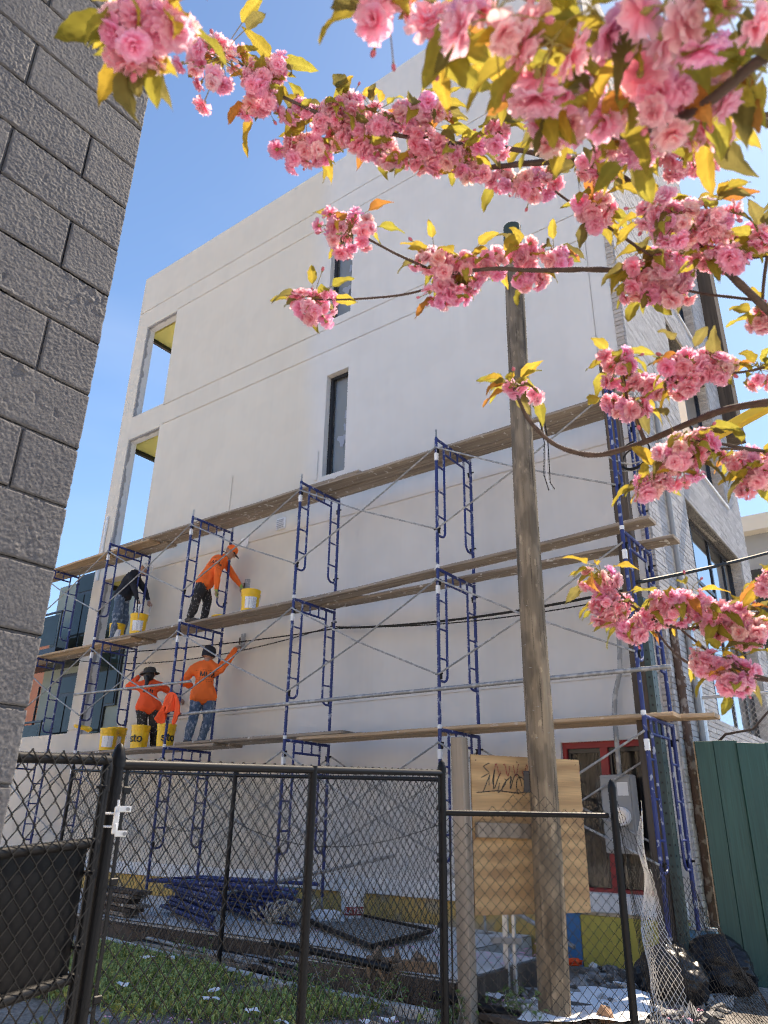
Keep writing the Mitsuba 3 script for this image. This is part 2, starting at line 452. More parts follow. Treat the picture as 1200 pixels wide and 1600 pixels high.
def extr(poly, y0, y1):
    mb = MB()
    for g in getattr(poly, 'geoms', [poly]):
        if g.area < 1e-5:
            continue
        m = trimesh.creation.extrude_polygon(g, y1 - y0, engine='earcut')
        v = m.vertices
        mb.add(np.c_[v[:, 0], y0 + v[:, 2], v[:, 1]], m.faces[:, ::-1])
    return mb


part(wb, 'backing_wall', extr(wall, YF + .022, YF + .22), 'stucco')
part(wb, 'stucco_wall', extr(skinlay, YF, YF + .0215), 'stucco', label='smooth white stucco wall scored with thin horizontal joints')
# body behind the wall
b = MB()
b.box(-12.86, -12.55, YF + .33, YB, 0, ZR - .02).box(XL + .02, XR - .4, YB - .3, YB - .01, 0, 6.0).box(-12.8, XR - .4, YB - .3, YB - .01, 6.0, ZR)
for z in (3.0, 6.5, 9.75, 13.1):
    b.box(-12.5, XR - .45, YF + .33, YB - .32, z, z + .25)
b.box(XL + .01, XS, YF + .33, YB, ZR - .3, ZR - .05).box(XS + .02, XR - .02, YF + .33, YB, ZT - .3, ZT - .05)
b.box(XS, XS + .25, YF + .33, YB, ZR - .05, ZT - .02)
part(wb, 'inner_walls', b, 'dark_room')
for z0, z1 in ((12.86, 13.2), (9.66, 10.15), (6.23, 6.85)):
    part(wb, 'balcony_soffit', MB().box(XL + .03, -12.88, YF + .34, YF + 2.3, z0, z0 + .05), 'yellow_soffit')
    part(wb, 'balcony_slab', MB().box(XL + .02, -12.88, YF + .33, YF + 2.3, z0 + .052, z1), 'stucco')
    part(wb, 'soffit_edge', MB().box(XL + .02, XL + .10, YF + .36, YF + 2.3, z0 - .10, z0 - .002), 'dark_frame')
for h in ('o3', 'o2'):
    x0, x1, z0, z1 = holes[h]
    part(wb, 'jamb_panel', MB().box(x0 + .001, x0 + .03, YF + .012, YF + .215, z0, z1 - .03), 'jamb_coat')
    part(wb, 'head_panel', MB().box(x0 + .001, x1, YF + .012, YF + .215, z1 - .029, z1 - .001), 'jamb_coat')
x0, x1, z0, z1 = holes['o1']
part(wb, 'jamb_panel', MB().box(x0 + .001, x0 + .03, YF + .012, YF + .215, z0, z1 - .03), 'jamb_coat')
part(wb, 'downpipe', MB().tube([(-14.28, YF - .03, 7.7), (-14.28, YF - .03, 6.2)], .03, 10), 'white_plastic')
# windows of the stucco wall
for h in ('w2', 'w1'):
    x0, x1, z0, z1 = holes[h]
    w = part(wb, 'window', MB().box(x0 + .01, x0 + .06, YF + .11, YF + .17, z0 + .01, z1 - .01).box(x1 - .03, x1 - .005, YF + .11, YF + .17, z0 + .01, z1 - .01)
             .box(x0 + .06, x1 - .03, YF + .11, YF + .17, z1 - .06, z1 - .01).box(x0 + .06, x1 - .03, YF + .11, YF + .17, z0 + .01, z0 + .035), 'dark_frame', label='narrow upright window with a black frame')
    part(w, 'pane', MB().add([(x0 + .06, YF + .14, z0 + .03), (x1 - .03, YF + .14, z0 + .03), (x1 - .03, YF + .14, z1 - .05), (x0 + .06, YF + .14, z1 - .05)], [[0, 1, 2, 3]]), 'pane')
    bl = MB()
    u = np.linspace(x0 + .05, x1 - .02, 24)
    vv = np.linspace(z0, z1, 60)
    U, V = np.meshgrid(u, vv)
    bl.add(np.stack([U, YF + .22 + .02 * meshkit.fbm(np.stack([U * 3, V * 3, U * 0], -1), 3), V], -1).reshape(-1, 3), grid(24, 60))
    part(w, 'blind', bl, 'room_blind', True)
    tw = MB()
    for k in range(3):
        zc = z0 + (z1 - z0) * (.36, .48, .60)[k]
        xc = (x0 + x1) / 2 + (.0, .08, .1)[k]
        a = np.linspace(0, 2 * np.pi, 14)[:-1]
        rr = (.09, .05, .06)[k] * (1 + .4 * np.sin(3 * a + k))
        tw.add(np.vstack([[xc, YF + .205, zc], np.c_[xc + rr * 1.1 * np.cos(a), a * 0 + YF + .205, zc + rr * 1.2 * np.sin(a)]]), [[0, 1 + i, 1 + (i + 1) % 13] for i in range(13)])
    part(w, 'sticker', tw, 'grey_cloth')
# red framed opening
x0, x1, z0, z1 = holes['red']
rw = part(wb, 'window', MB().box(x0 + .005, x0 + .05, YF + .05, YF + .2, z0, z1).box(x1 - .05, x1 - .005, YF + .05, YF + .2, z0, z1).box(x0 + .05, x1 - .05, YF + .05, YF + .2, z1 - .07, z1)
          .box(x0 + .05, x1 - .05, YF + .05, YF + .2, z0, z0 + .035).box(-3.36, -3.27, YF + .06, YF + .2, z0 + .035, z1 - .07), 'red_paint', label='low window rimmed with bright red sealing paint')
for a, c in ((x0 + .05, -3.36), (-3.27, x1 - .05)):
    part(rw, 'sash', MB().box(a, a + .03, YF + .10, YF + .15, z0 + .035, z1 - .07).box(c - .03, c, YF + .10, YF + .15, z0 + .035, z1 - .07).box(a + .03, c - .03, YF + .10, YF + .15, z1 - .12, z1 - .07), 'dark_frame')
    part(rw, 'pane', MB().add([(a + .03, YF + .13, z0 + .04), (c - .03, YF + .13, z0 + .04), (c - .03, YF + .13, z1 - .12), (a + .03, YF + .13, z1 - .12)], [[0, 1, 2, 3]]), 'clear_sheet')
dr_ = MB()
U, V = np.meshgrid(np.linspace(x0, x1, 60), np.linspace(z0, z1, 8))
dr_.add(np.stack([U, YF + .27 + .025 * np.sin(U * 60) + .01 * np.sin(U * 23), V], -1).reshape(-1, 3), grid(60, 8))
part(rw, 'curtain', dr_, 'dark_drape', True)
# wall fittings
for xc, zc, s, col in ((-8.80, 6.30, .105, 'white_plastic'), (-9.70, 6.13, .09, 'white_paint')):
    v = part(wb, 'wall_vent', MB().cbox((s * 2, .03, s * 2), .006, at=(xc, YF - .012, zc)), col)
    if s > .1:
        for k in range(5):
            part(v, 'slat', MB().bar((xc - s * .8, YF - .034, zc - s * .7 + k * .036), (xc + s * .8, YF - .034, zc - s * .7 + k * .036), .012, .016), 'grey_cloth')
for xa, xb, za, zb in ((-10.28, -10.22, 6.70, 7.63), (-8.06, -8.00, 6.95, 7.52)):
    part(wb, 'raised_patch', MB().box(xa, xb, YF - .022, YF - .001, za, zb), 'stucco')
# plinth: ledge, ochre band, blue patches
le = MB()
lx = np.linspace(XL - 6, XR - .13, 90)
for k in range(len(lx) - 1):
    d = .03 + .02 * meshkit.noise(np.array([[lx[k] * 2.1, .2, .4]]))[0]
    le.box(lx[k], lx[k + 1] - .002, YF - .035 - d, YF + .02, .57 - .02 * meshkit.noise(np.array([[lx[k] * 3.3, 1.2, .4]]))[0], .70 + d)
part(wb, 'plinth_ledge', le, 'white_foam')
part(wb, 'plinth_band', MB().box(XL - 6, -3.9, YF - .025, YF + .02, -.05, .55), 'plinth_paint', label='ochre painted band at the foot of the wall')
part(wb, 'plinth_band', MB().box(-3.72, XR - .13, YF - .03, YF + .02, -.05, .52), 'yellow_board', label='bright yellow board at the foot of the wall')
part(wb, 'plinth_panel', MB().box(-3.895, -3.725, YF - .04, YF + .02, -.05, .53), 'blue_board')
part(wb, 'plinth_panel', MB().box(-2.69, -2.30, YF - .06, YF + .02, .02, .50), 'blue_tarp')
for xa in (-10.33, -8.2):
    part(wb, 'plinth_panel', MB().box(xa, xa + .26, YF - .05, YF + .02, .25, .56), 'blue_tarp')
part(wb, 'panel_trim', MB().bar((-2.72, YF - .07, .49), (-2.28, YF - .07, .49), .03, .03).bar((-2.47, YF - .07, .03), (-2.47, YF - .07, .48), .03, .03), 'concrete')

# brick side face with its openings
OPEN = [(10.66, 14.2, 2.7, 5.95), (11.2, 13.85, 6.9, 9.5), (11.2, 13.85, 10.3, 12.9)]


def in_open(y0, y1, z):
    return [(max(y0, a), min(y1, c)) for a, c, lo, hi in OPEN if lo - .01 < z < hi and y1 > a and y0 < c]


bm = MB()
bl_, bh, jn = .2425, .2 / 3, .009
for k in range(int((ZT - .0) / bh)):
    z = k * bh
    for i in range(-1, 27):
        a = YF + .0 + (i + .5 * (k % 2)) * bl_
        c = min(a + bl_ - jn, YB)
        a = max(a, YF + .0)
        if c - a < .03:
            continue
        segs = [(a, c)]
        for lo, hi, zl, zh in OPEN:
            if zl - .01 < z < zh - .02:
                segs = [s for q in segs for s in ((q[0], min(q[1], lo)), (max(q[0], hi), q[1])) if s[1] - s[0] > .02]
        for s in segs:
            o = .004 + .006 * rng.random()
            bm.box(XR - .02, XR + o, s[0], s[1], z + jn / 2, z + bh - jn / 2)
part(wb, 'brickwork', bm, 'brickwork', label='pale brick side face with deep window openings', kind='stuff')
# mortar backing with the same openings
poly = sg.box(YF + .02, 0, YB, ZT)
for a, c, lo, hi in OPEN:
    poly = poly.difference(sg.box(a, lo, c, hi))
m = trimesh.creation.extrude_polygon(poly, .30, engine='earcut')
part(wb, 'side_backing', (np.c_[XR - .31 + m.vertices[:, 2], m.vertices[:, 0], m.vertices[:, 1]], m.faces), 'concrete')
part(wb, 'corner_stucco', MB().box(XR - .13, XR - .021, YF + .001, YF + .05, 0, 37 * bh), 'stucco')
# brick return at the corner, course by course
for k in range(37, 170):
    part(wb, 'brick', MB().box(XR - .128 + .002 * (k % 2), XR - .021 + .002 * (k % 3), YF - .012 - .003 * ((k * 7) % 3), YF + .05, k * bh + .004, (k + 1) * bh - .005), 'brick_return')
for q, (a, c, lo, hi) in enumerate(OPEN):
    jb = MB()
    for k in range(int(lo / bh) + 1, int(hi / bh)):
        jb.box(XR - .18, XR - .025, c - .012, c + .03, k * bh + .004, (k + 1) * bh - .005)
    part(wb, 'reveal_brickwork', jb, 'brick_return', kind='stuff')
    part(wb, 'opening_head', MB().box(XR - .22, XR - .012, a, c, hi, hi + .04), 'dark_frame')
    if q == 0:
        w = part(wb, 'window', MB().box(XR - .24, XR - .18, a, a + .07, lo, hi).box(XR - .24, XR - .18, c - .07, c, lo, hi).box(XR - .24, XR - .18, a + .07, c - .07, hi - .09, hi).box(XR - .24, XR - .18, a + .07, c - .07, lo, lo + .08)
                 .box(XR - .24, XR - .19, 11.55, 11.60, lo, hi - .09).box(XR - .24, XR - .19, 12.62, 12.69, lo, hi - .09).box(XR - .24, XR - .19, 13.6, 13.68, lo, hi - .09)
                 .box(XR - .235, XR - .195, 11.6, 12.62, 4.9, 4.96), 'dark_frame', label='wide dark framed window with blue sky in its panes')
        for y0, y1 in ((a + .07, 11.55), (11.60, 12.62), (12.69, 13.6), (13.68, c - .07)):
            part(w, 'pane', MB().box(XR - .22, XR - .212, y0, y1, lo + .08, hi - .09), 'mirror_pane')
    else:
        w = part(wb, 'window', MB().box(XR - .24, XR - .18, 12.35, 12.42, lo, hi).box(XR - .24, XR - .18, c - .07, c, lo, hi).box(XR - .24, XR - .18, 12.42, c - .07, lo, lo + .07).box(XR - .235, XR - .19, 12.42, c - .07, (lo + hi) / 2, (lo + hi) / 2 + .05), 'dark_frame')
        part(w, 'pane', MB().box(XR - .22, XR - .212, 12.42, c - .07, lo + .07, hi - .05), 'mirror_pane')
        part(w, 'blank_panel', MB().box(XR - .15, XR - .12, a, 12.34, lo, hi - 1.0), 'tan_brick')
        part(w, 'sill', MB().box(XR - .24, XR + .03, a, c, lo - .05, lo - .003), 'white_paint')
part(wb, 'downpipe', MB().tube([(XR + .05, 9.55, 7.2), (XR + .05, 9.55, .5)], .035, 10), 'grey_metal')
part(wb, 'side_fin', MB().box(XR - .3, XR + .28, YB + .02, YB + .55, 8.9, 13.6), 'dark_timber', label='dark fin at the far edge of the brick face')
solo('boom_pole', MB().bar((XR - .2, 11.6, 7.08), (-.4, 11.5, 7.72), .16, .16, ch=.02), 'yellow_paint', 'yellow steel beam jutting from the upper side window', 'beam')

# ---------------------------------------------------------------- neighbours
gh = thing('green_house', 'grey green stucco house with glass balconies behind the left scaffold', 'house')
part(gh, 'wall', MB().box(-21.6, -15.2, 12.0, 20, 0, 8.1), 'green_stucco')
for z in (5.75, 2.75):
    bk = part(gh, 'balcony', MB().box(-23.6, -19.3, 10.9, 12.02, z - .28, z), 'dark_frame')
    part(bk, 'rail', MB().bar((-23.6, 10.92, z + 1.02), (-19.3, 10.92, z + 1.02), .05, .05), 'dark_frame')
    for k in range(5):
        part(bk, 'baluster', MB().bar((-23.55 + k * 1.05, 10.93, z), (-23.55 + k * 1.05, 10.93, z + 1.0), .04, .04), 'dark_frame')
        if k < 4:
            part(bk, 'glass', MB().box(-23.5 + k * 1.05, -22.6 + k * 1.05, 10.925, 10.933, z + .1, z + .95), 'tinted_pane')
    dw = part(gh, 'door', MB().box(-20.45, -19.5, 11.9, 12.05, z, z + 2.5), 'dark_frame')
    part(dw, 'pane', MB().box(-20.35, -20.0, 11.88, 11.899, z + .1, z + 1.85), 'tinted_pane')
    part(dw, 'pane', MB().box(-19.93, -19.58, 11.88, 11.899, z + .1, z + 1.85), 'tinted_pane')
    part(dw, 'pane', MB().box(-20.35, -19.58, 11.88, 11.899, z + 1.95, z + 2.4), 'tinted_pane')
for x, z, w_, h_ in ((-18.55, 3.4, .75, 2.9), (-17.95, 4.2, .5, 1.9), (-18.5, 5.9, .6, 1.8)):
    wn = part(gh, 'window', MB().box(x - w_ / 2, x + w_ / 2, 11.93, 12.05, z, z + h_), 'dark_frame')
    part(wn, 'pane', MB().box(x - w_ / 2 + .06, x + w_ / 2 - .06, 11.91, 11.929, z + .06, z + h_ - .06), 'tinted_pane')
bh_ = thing('orange_house', 'small orange brick house front at the far left behind the block wall', 'house')
part(bh_, 'wall', MB().box(-30, -22.2, 13.5, 22, 0, 7.6), 'terracotta')
part(bh_, 'cornice', MB().box(-30, -22.0, 13.3, 13.6, 7.4, 7.75), 'cream_stucco')
fe = MB()
for k in range(9):
    fe.bar((-23.9, 13.2, 3.2 + k * .22), (-22.6, 13.2, 3.2 + k * .22), .06, .03)
part(bh_, 'fire_escape', fe.bar((-23.9, 13.22, 2.6), (-23.9, 13.22, 5.4), .05, .05).bar((-22.6, 13.22, 2.6), (-22.6, 13.22, 5.4), .05, .05), 'black_metal')

fh = thing('grey_house', 'grey house with a pale cornice beyond the brick building, at the right edge', 'house')
part(fh, 'wall', MB().box(-3.9, -1.7, 22, 32, 0, 9.15), 'grey_metal')
part(fh, 'cornice', MB().box(-4.05, -1.5, 21.6, 22.2, 9.15, 9.6), 'cream_stucco')
for x, z in ((-3.0, 5.9), (-3.0, 2.4)):
    wn = part(fh, 'window', MB().box(x - .55, x + .55, 21.88, 22.1, z, z + 2.2), 'dark_frame')
    part(wn, 'pane', MB().box(x - .45, x + .45, 21.86, 21.879, z + .1, z + 1.05), 'tinted_pane')
    part(wn, 'pane', MB().box(x - .45, x + .45, 21.86, 21.879, z + 1.12, z + 2.1), 'tinted_pane')
# row of houses across the street behind the camera: sunlit, they light and mirror into the shaded wall
rh = thing('street_house', 'long tan row house across the street behind the viewer', 'house')
part(rh, 'wall', MB().box(-25, 10, -26, -17, 0, 9), 'tan_brick')
for i in range(13):
    for j in range(2):
        part(rh, 'window', MB().box(-24 + i * 2.6, -22.9 + i * 2.6, -17.02, -16.95, 1.4 + j * 3.6, 3.4 + j * 3.6), 'white_paint')

# ---------------------------------------------------------------- scaffold
sc = thing('scaffold', 'blue steel frame scaffold with crossed braces along the white wall', 'scaffold')
COLS = [-14.5, -12.07, -9.71, -7.2, -4.75, -2.39]
TOPS = [2.44, 4.39, 6.24]
BASE = [.50, 2.46, 4.41]
YO, YI = 7.52, 8.43


def arc(c, a0, a1, r, ax, n=6):
    return [np.asarray(c) + r * (math.cos(a) * np.asarray(ax[0]) + math.sin(a) * np.asarray(ax[1])) for a in np.linspace(a0, a1, n)]


for ci, x in enumerate(COLS):
    for li in range(3):
        zt, zb = TOPS[li], BASE[li] - (.0 if li else (.0, .0, .0, 0, -.2, 0)[ci])
        fr = nm('frame', sc)
        lean = .012 * (rng.random(2) - .5)
        labels[fr] = {}
        del labels[fr]
        fk = part(sc, 'frame', MB().tube([(x, YO + .02, zt - .021), (x, YI - .02, zt - .021)], .021, 8), 'blue_frame', 40)
        for y, s in ((YO, 1), (YI, -1)):
            part(fk, 'post', MB().tube([(x, y, zb), (x, y, zt)], .0215, 9), 'blue_frame', 40)
            yi = y + s * .19
            pts = [(x, yi, zt - .03), (x, yi, zt - 1.25)] + arc((x, yi - s * .09, zt - 1.32), 0, -math.pi / 2, .09, ((0, s, 0), (0, 0, 1))) + [(x, y + s * .01, zt - 1.41)]
            part(fk, 'ladder_tube', MB().tube(pts, .0155, 8), 'blue_frame', 40)
            for q in range(3):
                zz = zt - .42 - q * .36
                part(fk, 'rung', MB().tube([(x, y, zz), (x, yi, zz)], .0125, 6), 'blue_frame', 40)
            for zz in (zt - .17, zt - 1.33):
                part(fk, 'brace_lock', MB().tube([(x - .05, y, zz), (x + .05, y, zz)], .011, 6).cbox((.02, .03, .07), .003, at=(x + .03 * s, y, zz - .03)), 'black_metal')
            if li == 2:
                part(fk, 'coupling_pin', MB().tube([(x, y, zt - .02), (x, y, zt + .12)], .015, 8), 'steel', 40)
            elif s == 1:
                part(fk, 'collar', MB().tube([(x, y, zt - .01), (x, y, zt + .035)], .026, 9), 'white_paint', 40)
            if s == 1:
                part(fk, 'tag', MB().cbox((.045, .045, .11), .004, at=(x, y, zt - .29)), 'white_paint')
            if li == 0:
                part(fk, 'base_jack', MB().tube([(x, y, .27 if ci < 5 else .1), (x, y, zb + .05)], .015, 8).cbox((.13, .13, .012), .002, at=(x, y, .285 if ci < 5 else .11)), 'steel')
        part(fk, 'header_tube', MB().tube([(x, YO + .19, zt - .17), (x, YI - .19, zt - .17)], .0155, 8), 'blue_frame', 40)
        for yy in (YO + .36, YI - .36):
            part(fk, 'header_strut', MB().tube([(x, yy, zt - .17), (x, yy, zt - .03)], .0125, 6), 'blue_frame', 40)
for ci in range(5):
    xa, xb = COLS[ci], COLS[ci + 1]
    for li in range(3):
        zt = TOPS[li]
        for y in ((YO - .045,) if li else (YO - .045, YI + .045)):
            m1 = np.array([(xa + xb) / 2, y - .012, zt - .77 - .03])
            part(sc, 'cross_brace', MB().tube([(xa, y, zt - .16), m1, (xb, y, zt - 1.34)], .0115, 7), 'steel', 40)
            part(sc, 'cross_brace', MB().tube([(xb, y + .02, zt - .16), m1 + (0, .022, 0), (xa, y + .02, zt - 1.34)], .0115, 7), 'steel', 40)
part(sc, 'guard_pipe', MB().tube([(-9.72, 7.46, 2.885), (-6, 7.455, 2.875), (-2.05, 7.46, 2.86)], .024, 10), 'steel', 40)
part(sc, 'guard_pipe', MB().tube([(-12.3, 7.46, 3.42), (-9.2, 7.46, 3.37)], .02, 10), 'steel', 40)


def plank(x0, x1, y0, y1, z, mat, seed, skew=0.0, tilt=0.0):
    """a scaffold board with a slight sag, bow and chipped edges"""
    n, w = max(int((x1 - x0) / .12), 8), 5
    t = .043
    x = np.linspace(x0, x1, n)
    mb = MB()
    u = (x - x0) / (x1 - x0)
    q = np.stack([x * 1.3, x * 0 + seed, x * 0], -1)
    cz = z + tilt * u + .010 * (meshkit.fbm(q, 3, 1) - .5) * 2
    cy = skew * u + .006 * (meshkit.fbm(q, 3, 5) - .5)
    chip = lambda k: .007 * meshkit.noise(np.stack([x * 9, x * 0 + seed, x * 0 + k], -1), 4)
    prof = [(y0, 0, 1, 0), (y0, .006, 0, 0), (y0, t - .006, 0, 0), (y0, t, 1, 0), (y1, t, -1, 0), (y1, t - .006, 0, 0), (y1, .006, 0, 0), (y1, 0, -1, 0)]
    V = []
    for k, (y, dz, s, _) in enumerate(prof):
        V.append(np.stack([x, y + cy + s * (.005 + chip(k)), cz + dz], -1))
    V = np.stack(V, 1)
    m = len(prof)
    f = []
    for i in range(n - 1):
        for k in range(m):
            f.append([i * m + k, (i + 1) * m + k, (i + 1) * m + (k + 1) % m, i * m + (k + 1) % m])
    v = V.reshape(-1, 3)
    f = np.array(f)
    f = np.vstack([f[:, [0, 1, 2]], f[:, [0, 2, 3]]])
    e = (n - 1) * m
    f = np.vstack([f, [[0, k, k + 1] for k in range(1, m - 1)], [[e, e + k + 1, e + k] for k in range(1, m - 1)]])
    return (v, f), mat


PL = [  # x0, x1, row, level, stacked, material, label
    (-15.6, -11.35, 0, 2, 0, 'fresh_plank', 'outer top level plank running out past the left end frame'),
    (-15.6, -11.2, 1, 2, 0, 'plank_wood', 'inner top level plank running out past the left end frame'),
    (-12.35, -6.35, 0, 2, 1, 'plank_wood', 'outer top level plank over the worker bending in orange'),
    (-12.2, -6.2, 1, 2, 1, 'plank_wood', 'inner top level plank over the worker bending in orange'),
    (-7.35, -2.3, 0, 2, 0, 'plank_wood', 'outer top level plank right of the lower narrow window'),
    (-7.25, -2.2, 1, 2, 0, 'plank_wood', 'inner top level plank right of the lower narrow window'),
    (-15.4, -11.5, 0, 1, 0, 'fresh_plank', 'outer middle level plank left of the worker in the white helmet'),
    (-15.4, -11.4, 1, 1, 0, 'plank_wood', 'inner middle level plank left of the worker in the white helmet'),
    (-12.55, -6.4, 0, 1, 1, 'plank_wood', 'outer middle level plank under the worker bending in orange'),
    (-12.5, -6.5, 1, 1, 1, 'plank_wood', 'inner middle level plank under the worker bending in orange'),
    (-7.2, -2.02, 1, 1, 0, 'plank_wood', 'inner middle level plank in the right bays, ending beyond the end frame'),
    (-7.3, -2.12, 0, 1, 2, 'plank_wood', 'outer middle level plank in the right bays, skewed and raised at its end'),
    (-15.2, -9.0, 0, 0, 0, 'plank_wood', 'outer bottom level plank under the yellow buckets at left'),
    (-15.2, -8.9, 1, 0, 0, 'plank_wood', 'inner bottom level plank under the workers at left'),
    (-9.9, -6.5, 0, 0, 1, 'plank_wood', 'short outer bottom level plank right of the beanie wearing worker'),
    (-9.8, -6.4, 1, 0, 1, 'plank_wood', 'short inner bottom level plank right of the beanie wearing worker'),
    (-7.3, -2.2, 0, 0, 0, 'fresh_plank', 'newer outer bottom level plank in the right bays'),
    (-7.25, -1.88, 1, 0, 0, 'fresh_plank', 'newer inner bottom level plank reaching farthest past the end frame'),
]
for i, (a, c, r, l, st, mat, lab) in enumerate(PL):
    y0 = (7.86, 8.125)[r] + .02 * (rng.random() - .5)
    if st == 2:
        p_, mt = plank(a, c, y0, y0 + .25, TOPS[l] + .03, mat, i * 3.1, skew=-.24, tilt=.06)
    else:
        p_, mt = plank(a, c, y0, y0 + .25, TOPS[l] + .012 + st * .046, mat, i * 3.1)
    solo('scaffold_plank', p_, mt, lab, 'plank', group='planks on the scaffold levels')
ZP = [TOPS[0] + .058, TOPS[1] + .102, TOPS[2] + .058]


# ---------------------------------------------------------------- buckets
def bend(m, r, z, ang, at):
    """lettering or a label wrapped round a bucket: x along the wall, y up, z out"""
    a = ang + m[:, 0] / r
    rr = r + m[:, 2]
    return np.c_[at[0] + rr * np.cos(a), at[1] + rr * np.sin(a), at[2] + z + m[:, 1]]


def bucket(at, label, face, print_=None, lid=False, s=1.0, white=False, base='paint_bucket', paper=True):
    k = thing(base, label, 'bucket', 'buckets of the plasterers' if not white else None)
    H, R0, R1 = .37 * s, .130 * s, .148 * s
    body = 'white_plastic' if white else 'yellow_plastic'
    prof = [(0, .004), (R0, .004), (R0 + .003, .0), (R0 + .004, .02), (R1 - .004, H * .74), (R1 + .008, H * .75), (R1 + .008, H * .78), (R1, H * .785), (R1 + .001, H * .85), (R1 + .009, H * .855), (R1 + .009, H * .875), (R1 + .002, H * .88),
            (R1 + .003, H * .93), (R1 + .011, H * .935), (R1 + .011, H), (R1 - .002, H), (R1 - .006, H * .9), (R0 - .002, H * .5), (0, H * .5)]
    put(k, MB().lathe(prof, at, 28), body, 35)
    if not lid:
        part(k, 'fill', MB().lathe([(0, H * .62), (R0 + .006, H * .62)], at, 20), 'concrete')
    else:
        part(k, 'lid', MB().lathe([(0, H + .012), (R1 + .004, H + .012), (R1 + .014, H + .004), (R1 + .014, H - .02), (R1 + .0115, H - .02)], at, 28), body, 35)
    a = face + 1.2 + np.linspace(0, np.pi, 14)
    drop = np.sin(np.linspace(0, np.pi, 14))
    part(k, 'handle', MB().tube(np.c_[at[0] + (R1 + .014) * np.cos(a), at[1] + (R1 + .014) * np.sin(a), at[2] + H * .82 - .11 * s * drop], .0025, 5), 'steel')
    rm = (R0 + R1) / 2 + .004
    if paper:
        u = np.linspace(-.095, .095, 14) * s
        U, V = np.meshgrid(u, np.linspace(.05, .235, 8) * s)
        rad = R0 + .007 + (R1 - R0) * V.ravel() / (H * .75)
        an = face + U.ravel() / rm
        part(k, 'label', (np.c_[at[0] + rad * np.cos(an), at[1] + rad * np.sin(an), at[2] + V.ravel()], grid(14, 8)), 'bucket_label')
    if print_:
        txt, col, h, zz, da = print_
        tmsh = meshkit.text_mesh(txt, h, .003, True).subdivide_to_size(.03)
        v = np.array(tmsh.vertices)
        v[:, 0] -= (v[:, 0].max() + v[:, 0].min()) / 2
        v[:, 2] += .0125 * s
        part(k, 'lettering', (bend(v, rm - .004, zz, face + da, at), tmsh.faces), col)
    return k


fc = math.atan2(-.64, .77)       # the side turned to the street
YL, YM = 7.98, 7.99
bucket((-11.86, YL, ZP[0]), 'labelled yellow bucket on the lower planks, front one of the stacked left pair', fc)
bucket((-12.02, YL + .26, ZP[0]), 'yellow bucket half hidden behind the labelled bucket at far left', fc, lid=True, s=1.1)
bucket((-10.98, YL, ZP[0]), 'yellow bucket with black lettering in front of the woman in the hat', fc, ('sto', 'ink', .115, .10, -.45), paper=False)
bucket((-10.43, YL + .10, ZP[0]), 'yellow bucket with black lettering behind the hanging orange jacket', fc, ('sto', 'ink', .115, .10, .35), lid=False, paper=False)
bucket((-11.50, YM, ZP[1]), 'labelled yellow bucket the white helmeted worker reaches into', fc)
bucket((-12.36, YM + .15, ZP[1]), 'yellow bucket behind the feet of the white helmeted worker', fc, s=.92)
bucket((-8.66, YM + .05, ZP[1]), 'labelled yellow bucket right of the bending orange worker', fc, lid=False)
solo('bucket_lid', MB().lathe([(0, .022), (.14, .022), (.155, .016), (.155, 0), (0, 0)], (-9.27, 7.99, ZP[1] + .002), 28), 'yellow_plastic', 'loose yellow lid lying on the middle planks', 'lid', 35)
solo('yellow_hose', MB().tube([(-13.55 + .17 * math.cos(a), 8.52 + .14 * math.sin(a), 2.965 + .012 * a / 6 + (.10 * max(0, math.sin(a / 2)))) for a in np.linspace(0, 6.2, 24)], .03, 8), 'yellow_plastic', 'coil of yellow hose on the low cream wall at far left', 'hose')


# ---------------------------------------------------------------- people
def ball(c, r):
    return m3.Manifold.sphere(float(r), 14).translate([float(x) for x in c])


def hull(*cr):
    return m3.Manifold.batch_hull([ball(c, r) for c, r in cr])


def union(parts):
    return m3.Manifold.batch_boolean(parts, m3.OpType.Add)


def smoothed(man, edge=.022, it=8, fold=0.0, fs=14, seed=0, stretch=(1, 1, .45)):
    man = man.refine_to_length(edge)
    mm = man.to_mesh()
    t = trimesh.Trimesh(np.array(mm.vert_properties[:, :3], float), np.array(mm.tri_verts), process=True)
    trimesh.smoothing.filter_taubin(t, iterations=it)
    if fold:
        n = np.array(t.vertex_normals)
        q = np.array(t.vertices) * np.asarray(stretch)
        t.vertices = np.array(t.vertices) + n * (fold * (2 * np.abs(meshkit.fbm(q * fs, 3, seed) - .5) * 2 - .5) * 1.4)[:, None]
    return t


def hand(parts, wrist, d, nrm, s=1.0, curl=.5):
    """palm, four curled fingers of unequal length, thumb from the palm's side"""
    wrist, d, nrm = (np.asarray(x, float) for x in (wrist, d, nrm))
    d = d / np.linalg.norm(d)
    nrm = nrm - d * (nrm @ d)
    nrm /= np.linalg.norm(nrm)
    sd = np.cross(d, nrm)
    kn = [wrist + d * .085 * s + sd * o * s for o in (-.030, -.010, .010, .030)]
    parts.append(hull((wrist, .021 * s), (kn[0], .012 * s), (kn[3], .012 * s), (kn[1], .013 * s)))
    for k, L in zip(kn, (.062, .074, .070, .055)):
        p, a = k, 0.0
        for q, (fl, r) in enumerate(((.45, .0095), (.32, .0088), (.23, .0080))):
            a += curl * (.7, .9, .6)[q]
            nx = p + (d * math.cos(a) + nrm * math.sin(a)) * L * fl * s
            parts.append(hull((p, r * s), (nx, r * .93 * s)))
            p = nx
    t0 = wrist + d * .03 * s - sd * .022 * s
    t1 = t0 + (d * .6 - sd * .75 + nrm * .35) * .036 * s
    t2 = t1 + (d * .85 - sd * .15 + nrm * .55) * .032 * s
    parts.append(hull((t0, .013 * s), (t1, .0105 * s)))
    parts.append(hull((t1, .0105 * s), (t2, .0085 * s)))


